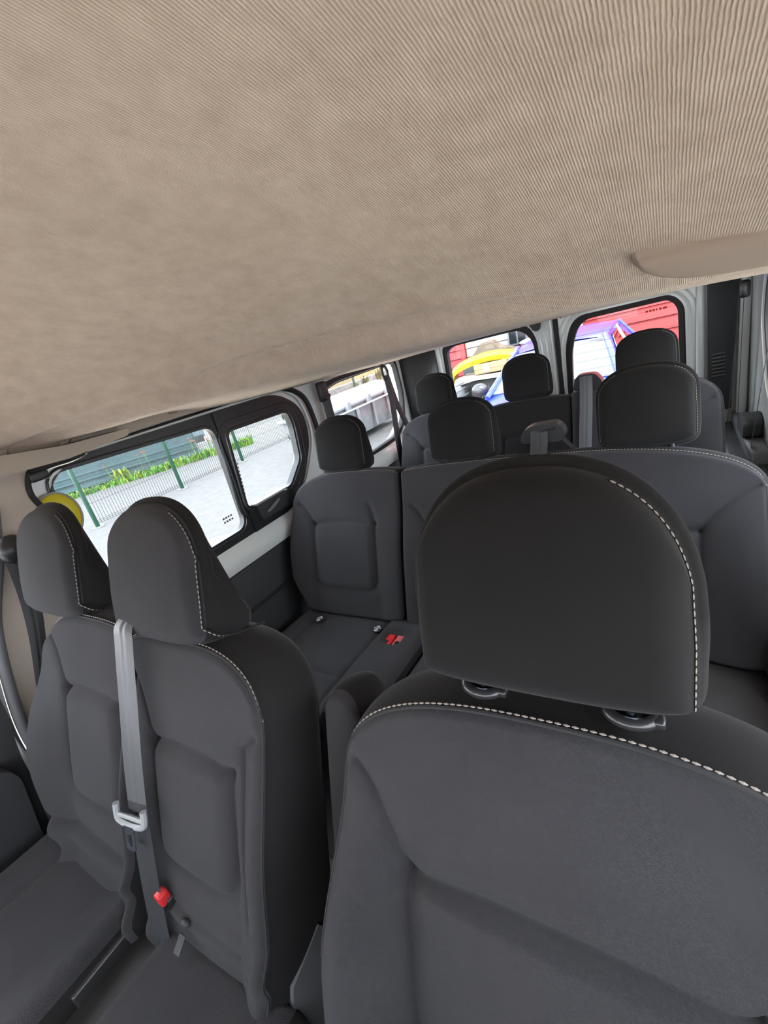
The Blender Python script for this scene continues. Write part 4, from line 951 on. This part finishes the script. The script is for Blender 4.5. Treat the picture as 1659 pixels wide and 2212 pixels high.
MB().box((-2.52, 10.95, .59), (-2.36, 10.972, .94)).build('pane', om('dark_pane', (.03, .04, .05), .1), wn, smooth=False); MB().box((-2.32, 10.95, .59), (-2.16, 10.972, .94)).build('pane', bpy.data.materials['dark_pane'], wn, smooth=False)
wn2 = MB().box((-2.42, 10.96, 1.02), (-2.05, 11.08, 1.35)).build('window', GM, bd_, smooth=False)
MB().box((-2.38, 10.94, 1.06), (-2.09, 10.962, 1.31)).build('pane', bpy.data.materials['dark_pane'], wn2, smooth=False)
MB().prism([(-2.65, .88), (-.4, .95), (-.4, 1.06), (-2.65, .99)], 'y', 10.5, 10.7).build('steel_beam', GM, bd_, smooth=False)
sg = empty('framed_sign', (-1.2, 11.0, .7), 'white framed panel with a red field on the red building', 'sign')
MB().box((-1.50, 10.96, .46), (-.98, 11.06, .96)).build('board', om('white_board', (.8, .8, .8), .5), sg, smooth=False); MB().box((-1.44, 10.945, .52), (-1.04, 10.962, .90)).build('field', RW, sg, smooth=False)
mb = MB(); 
for k in range(60): mb.sphere((1.6+random.uniform(-.9, .9), 9.3+random.uniform(-.5, .5), -.2+random.uniform(-.3, .5)), random.uniform(.08, .18), 6, 4)
blades(mb, (1.6, 9.0, -.4), 500, .9, .9, .03)
tag(mb.build('green_bush', LEAF, smooth=False, kind='stuff', fix=False), 'green bush before the red wall on the driver side', 'bush')

# ---- blue car
BL = om('blue_car_paint', (.05, .09, .95), .35, coat=.35); CG = om('sky_reflection_glass', (.20, .30, .31), .12, spec=.5); CG2 = om('red_reflection_glass', (.10, .02, .02), .03, spec=1.0)  # glass colours carry painted reflections: pale sky in the windshield, red at the sides
car = empty('blue_car', (-.65, 6.4, -.5), 'shiny blue car with a roof aerial parked facing the rear doors', 'car')
# loft of cross sections along the car: y, half width bottom, z belt, half width top, z top
def car_body():
    cx = -.62
    # lower body side profile (y,z)
    lo = [(4.55, -.20), (4.50, .02), (4.62, .16), (5.0, .30), (5.55, .40), (6.2, .42), (8.2, .46), (8.35, .30), (8.38, -.2)]
    mb = MB(); W0 = .82; pts = lo
    secs = []
    ys = np.linspace(4.5, 8.38, 40)
    top = lambda y: np.interp(y, [4.5, 4.62, 5.0, 5.55, 6.2, 8.2, 8.38], [.05, .17, .30, .40, .42, .46, .28])
    for y in ys:
        w = W0*(1-.5*max(0, (4.75-y)/.9)**2-.4*max(0, (y-8.2)/.6)**2); z1 = float(top(y)); 
        secs.append([(cx-w*.93, y, -.30), (cx-w, y, -.05), (cx-w*.985, y, z1-.12), (cx-w*.93, y, z1-.03), (cx-w*.80, y, z1), (cx-w*.4, y, z1+.03), (cx, y, z1+.04), (cx+w*.4, y, z1+.03), (cx+w*.80, y, z1), (cx+w*.93, y, z1-.03), (cx+w*.985, y, z1-.12), (cx+w, y, -.05), (cx+w*.93, y, -.30)])
    n = 13
    V = [p for s_ in secs for p in s_]; F = [tuple(range(n)), tuple(len(V)-n+k for k in range(n))]
    for i in range(len(secs)-1):
        for k in range(n): F.append((i*n+k, i*n+(k+1) % n, (i+1)*n+(k+1) % n, (i+1)*n+k))
    mb.add(V, F).build('body', BL, car)
    # roof shell
    secs = []
    for y, z, w in ((6.18, .775, .50), (6.35, .815, .555), (6.9, .850, .58), (7.5, .835, .57), (7.95, .785, .54), (8.1, .73, .52)):
        secs.append([(cx-w, y, z-.05), (cx-w*.9, y, z-.01), (cx-w*.5, y, z+.01), (cx, y, z+.018), (cx+w*.5, y, z+.01), (cx+w*.9, y, z-.01), (cx+w, y, z-.05)])
    V = [p for s_ in secs for p in s_]+[(p[0], p[1], p[2]-.035) for s_ in secs for p in s_]; n = 7; F = []; o = len(secs)*n
    for i in range(len(secs)-1):
        for k in range(n-1):
            F.append((i*n+k, i*n+k+1, (i+1)*n+k+1, (i+1)*n+k)); F.append((o+i*n+k, o+(i+1)*n+k, o+(i+1)*n+k+1, o+i*n+k+1))
    MB().add(V, F).build('roof', BL, car)
    ws = [(cx-.69, 5.50, .41), (cx+.69, 5.50, .41), (cx+.52, 6.17, .755), (cx, 6.14, .78), (cx-.52, 6.17, .755)]
    MB().add(ws+[(p[0], p[1]+.02, p[2]-.02) for p in ws], [(0, 1, 2, 3, 4), (5, 9, 8, 7, 6)]+[(i, (i+1) % 5, 5+(i+1) % 5, 5+i) for i in range(5)]).build('windshield', CG, car, smooth=False)
    for s_ in (-1, 1):
        q = [(cx+s_*.75, 5.40, .38), (cx+s_*.765, 8.25, .44), (cx+s_*.53, 8.02, .785), (cx+s_*.565, 7.0, .825), (cx+s_*.55, 6.2, .785)]
        MB().add(q+[(p[0]-s_*.03, p[1], p[2]) for p in q], [(0, 1, 2, 3, 4), (9, 8, 7, 6, 5)]+[(i, (i+1) % 5, 5+(i+1) % 5, 5+i) for i in range(5)]).build('cabin_side', BL, car, smooth=False)
        MB().tube([(cx+s_*.72, 5.42, .39), (cx+s_*.62, 5.85, .59), (cx+s_*.535, 6.2, .765), (cx+s_*.56, 6.5, .81)], .034, 8).build('pillar', BL, car)
        MB().tube([(cx+s_*.76, 7.0, .43), (cx+s_*.585, 7.02, .80)], .016, 8).build('pillar', SILV, car)
        MB().tube([(cx+s_*.76, 8.15, .45), (cx+s_*.53, 7.98, .77)], .05, 8).build('pillar', BL, car)
        q = [(cx+s_*.748, 5.66, .44), (cx+s_*.752, 6.95, .45), (cx+s_*.600, 6.97, .765), (cx+s_*.595, 6.40, .745)]
        MB().add(q+[(p[0]-s_*.01, p[1], p[2]) for p in q], [(0, 1, 2, 3), (7, 6, 5, 4)]+[(i, (i+1) % 4, 4+(i+1) % 4, 4+i) for i in range(4)]).build('side_window', CG2, car, smooth=False)
        q = [(cx+s_*.754, 7.05, .45), (cx+s_*.762, 8.0, .47), (cx+s_*.582, 7.86, .745), (cx+s_*.600, 7.05, .768)]
        MB().add(q+[(p[0]-s_*.01, p[1], p[2]) for p in q], [(0, 1, 2, 3), (7, 6, 5, 4)]+[(i, (i+1) % 4, 4+(i+1) % 4, 4+i) for i in range(4)]).build('side_window', CG2, car, smooth=False)
        mr = MB().sphere((cx+s_*.90, 5.72, .46), (.11, .07, .085), 14, 10).build('door_mirror', SATIN if s_ < 0 else BL, car)
        for y in (5.25, 7.7): MB().tube([(cx+s_*.62, y, -.19), (cx+s_*.83, y, -.19)], .31, 24).build('wheel', RUB, car)
    MB().tube([(cx+.05, 6.45, .82), (cx+.08, 6.75, 1.08)], [.012, .005], 6).build('aerial', BLK, car)
    MB().tube([(cx+.55, 5.44, .42), (cx-.05, 5.47, .445)], .010, 6).build('wiper', BLK, car)
    st_ = MB().add([(cx-.53, 6.075, .700), (cx+.53, 6.075, .700), (cx+.51, 6.125, .750), (cx-.51, 6.125, .750)], [(0, 1, 2, 3)]).build('sun_strip', om('dark_strip', (.12, .11, .13), .4), car, smooth=False, fix=False)
    txt = text_mesh('VTO', .055); t_ = bpy.data.objects.new('strip_lettering', txt); COL.objects.link(t_); txt.materials.append(WH); t_.parent = st_; t_.location = (cx+.12+.65, 6.07-6.4, .703+.5); t_.rotation_euler = (math.radians(46), 0, 0)
car_body()

# ---- pile of scrap beyond the car, in front of the red building
YB = om('yellow_bumper_paint', (.95, .60, .02), .35)
yb = empty('yellow_bumper', (-2.5, 9.25, .35), 'long yellow car bumper lying on top of the scrap pile', 'bumper')
cv = spline([(-3.29, 9.2, .20), (-3.20, 9.22, .42), (-2.91, 9.25, .53), (-2.48, 9.25, .58), (-2.11, 9.25, .55), (-1.89, 9.22, .46)], 6)
V = []; F = []; n = 8
for i, p in enumerate(cv):
    for (dy, dz) in ((-.16, -.09), (-.19, .0), (-.13, .07), (0, .085), (.16, .06), (.19, 0), (.16, -.05), (0, -.03)): V.append((p[0], p[1]+dy, p[2]+dz))
for i in range(len(cv)-1):
    for k in range(n): F.append((i*n+k, i*n+(k+1) % n, (i+1)*n+(k+1) % n, (i+1)*n+k))
F += [tuple(range(n)), tuple(len(V)-n+k for k in range(n))]
MB().add(V, F).build('bumper_shell', YB, yb)
cbx = tag(MB().box((-2.75, 9.0, .28), (-2.08, 9.5, .47), .01).build('cardboard_box', om('cardboard', (.55, .38, .21), .85, vary=.1)), 'flattened brown cardboard box under the yellow bumper', 'box')
MB().box((-2.56, 8.985, .31), (-2.43, 9.002, .43)).build('box_label', om('label_paper', (.8, .8, .78), .7), cbx, smooth=False)
tag(MB().prism(rounded([(-3.2, .14), (-2.72, .20), (-2.16, .18), (-2.11, .24), (-2.72, .27), (-3.10, .29)], .02), 'y', 8.85, 9.5).build('beige_board', om('beige_board', (.60, .55, .46), .8)), 'beige broken board lying under the cardboard box', 'board')
ib = empty('liquid_tank', (-3.6, 9, -.5), 'white liquid tank in a galvanised cage at the edge of the scrap pile', 'tank')
MB().box((-4.2, 8.5, -.38), (-3.02, 9.4, .17), .07).build('tank', om('tank_plastic', (.60, .66, .68), .4), ib)
for k in range(9): MB().tube([(-4.2+k*.148, 8.44, -.4), (-4.2+k*.148, 8.44, .22)], .014, 6).build('cage_bar', GM, ib)
for z in (-.36, -.22, -.04, .10, .21): MB().tube([(-4.22, 8.42, z), (-2.95, 8.42, z), (-2.95, 9.4, z)], .016, 6).build('cage_bar', GM, ib)
MB().box((-4.25, 8.4, -.5), (-2.93, 9.45, -.40)).build('pallet', GM, ib, smooth=False)
tag(MB().prism([(-2.85, -.5), (-1.50, -.5), (-1.44, .16), (-2.0, .18), (-2.72, .16)], 'y', 9.62, 9.70).build('glass_sheet', om('green_glass_sheet', (.06, .13, .12), .12, spec=.8, vary=.4), smooth=False), 'dark green car glass sheet leaning in the scrap pile', 'glass sheet')
tag(MB().prism(rounded([(-2.03, -.5), (-1.44, -.5), (-1.47, .28), (-1.74, .37), (-1.80, .44), (-1.95, .44), (-2.03, .21)], .03), 'y', 8.98, 9.02).build('grey_panel', GREYP), 'grey plastic car panel propped beside the cardboard box', 'panel')
wb = MB()
for k in range(9):
    P = [(-2.75+random.uniform(0, .55), 8.72+random.uniform(-.1, .1), -.45+random.uniform(0, .55)) for _ in range(4)]; wb.tube(spline(P, 5), .012, 5)
tag(wb.build('cable_tangle', BLK, kind='stuff'), 'tangle of black cables in the scrap pile', 'cables')
tag(MB().sphere((-2.74, 8.52, -.22), (.11, .09, .09), 8, 6).build('red_fitting', om('red_paint', (.6, .04, .05), .5)), 'small red metal fitting among the black cables', 'fitting')
kb = MB()
for k in range(90): blades(kb, (-2.85+random.uniform(0, 1.1), 8.25+random.uniform(-.12, .12), -.5), 8, .42, .12, .014)
tag(kb.build('tall_weeds', om('pale_weed', (.48, .56, .16), .7, vary=.3), smooth=False, kind='stuff', fix=False), 'tall pale green weeds between the scrap pile and the blue car', 'weeds')
pb_ = MB()
bmx = bmesh.new(); bmesh.ops.create_icosphere(bmx, subdivisions=3, radius=1)
for v in bmx.verts:
    s_ = 1+.35*math.sin(v.co.x*9+v.co.y*5)*math.cos(v.co.z*7+v.co.y*4); v.co = Vector((-1.75+v.co.x*.30*s_, 10.15+v.co.y*.2*s_, .58+v.co.z*.10*s_))
bmx.verts.index_update(); pb_.add([v.co[:] for v in bmx.verts], [tuple(v.index for v in f.verts) for f in bmx.faces]); bmx.free()
tag(pb_.build('plastic_bag', om('white_plastic_film', (.85, .76, .80), .35, vary=.15), smooth=False), 'crumpled white and pink plastic bag on top of the pile', 'bag')
tag(MB().prism(rounded([(-3.16, .50), (-2.87, .80), (-2.66, .82), (-2.52, .68), (-2.12, .54), (-2.12, .485), (-3.12, .485)], .03), 'y', 9.95, 10.3).build('metal_bracket', om('rusty_bracket', (.25, .19, .13), .6, vary=.3)), 'brown angled metal bracket behind the yellow bumper', 'bracket')
tag(MB().box((-3.3, 9.8, -.5), (-1.5, 10.5, .48), .03).build('scrap_bin', om('dark_bin', (.05, .07, .07), .6)), 'dark bin carrying the brown bracket and the plastic bag', 'bin')
tag(MB().box((-2.9, 9.02, -.5), (-2.05, 9.55, .17), .02).build('dark_crate', om('dark_crate', (.06, .07, .07), .6)), 'dark crate under the beige board and the cardboard box', 'crate')
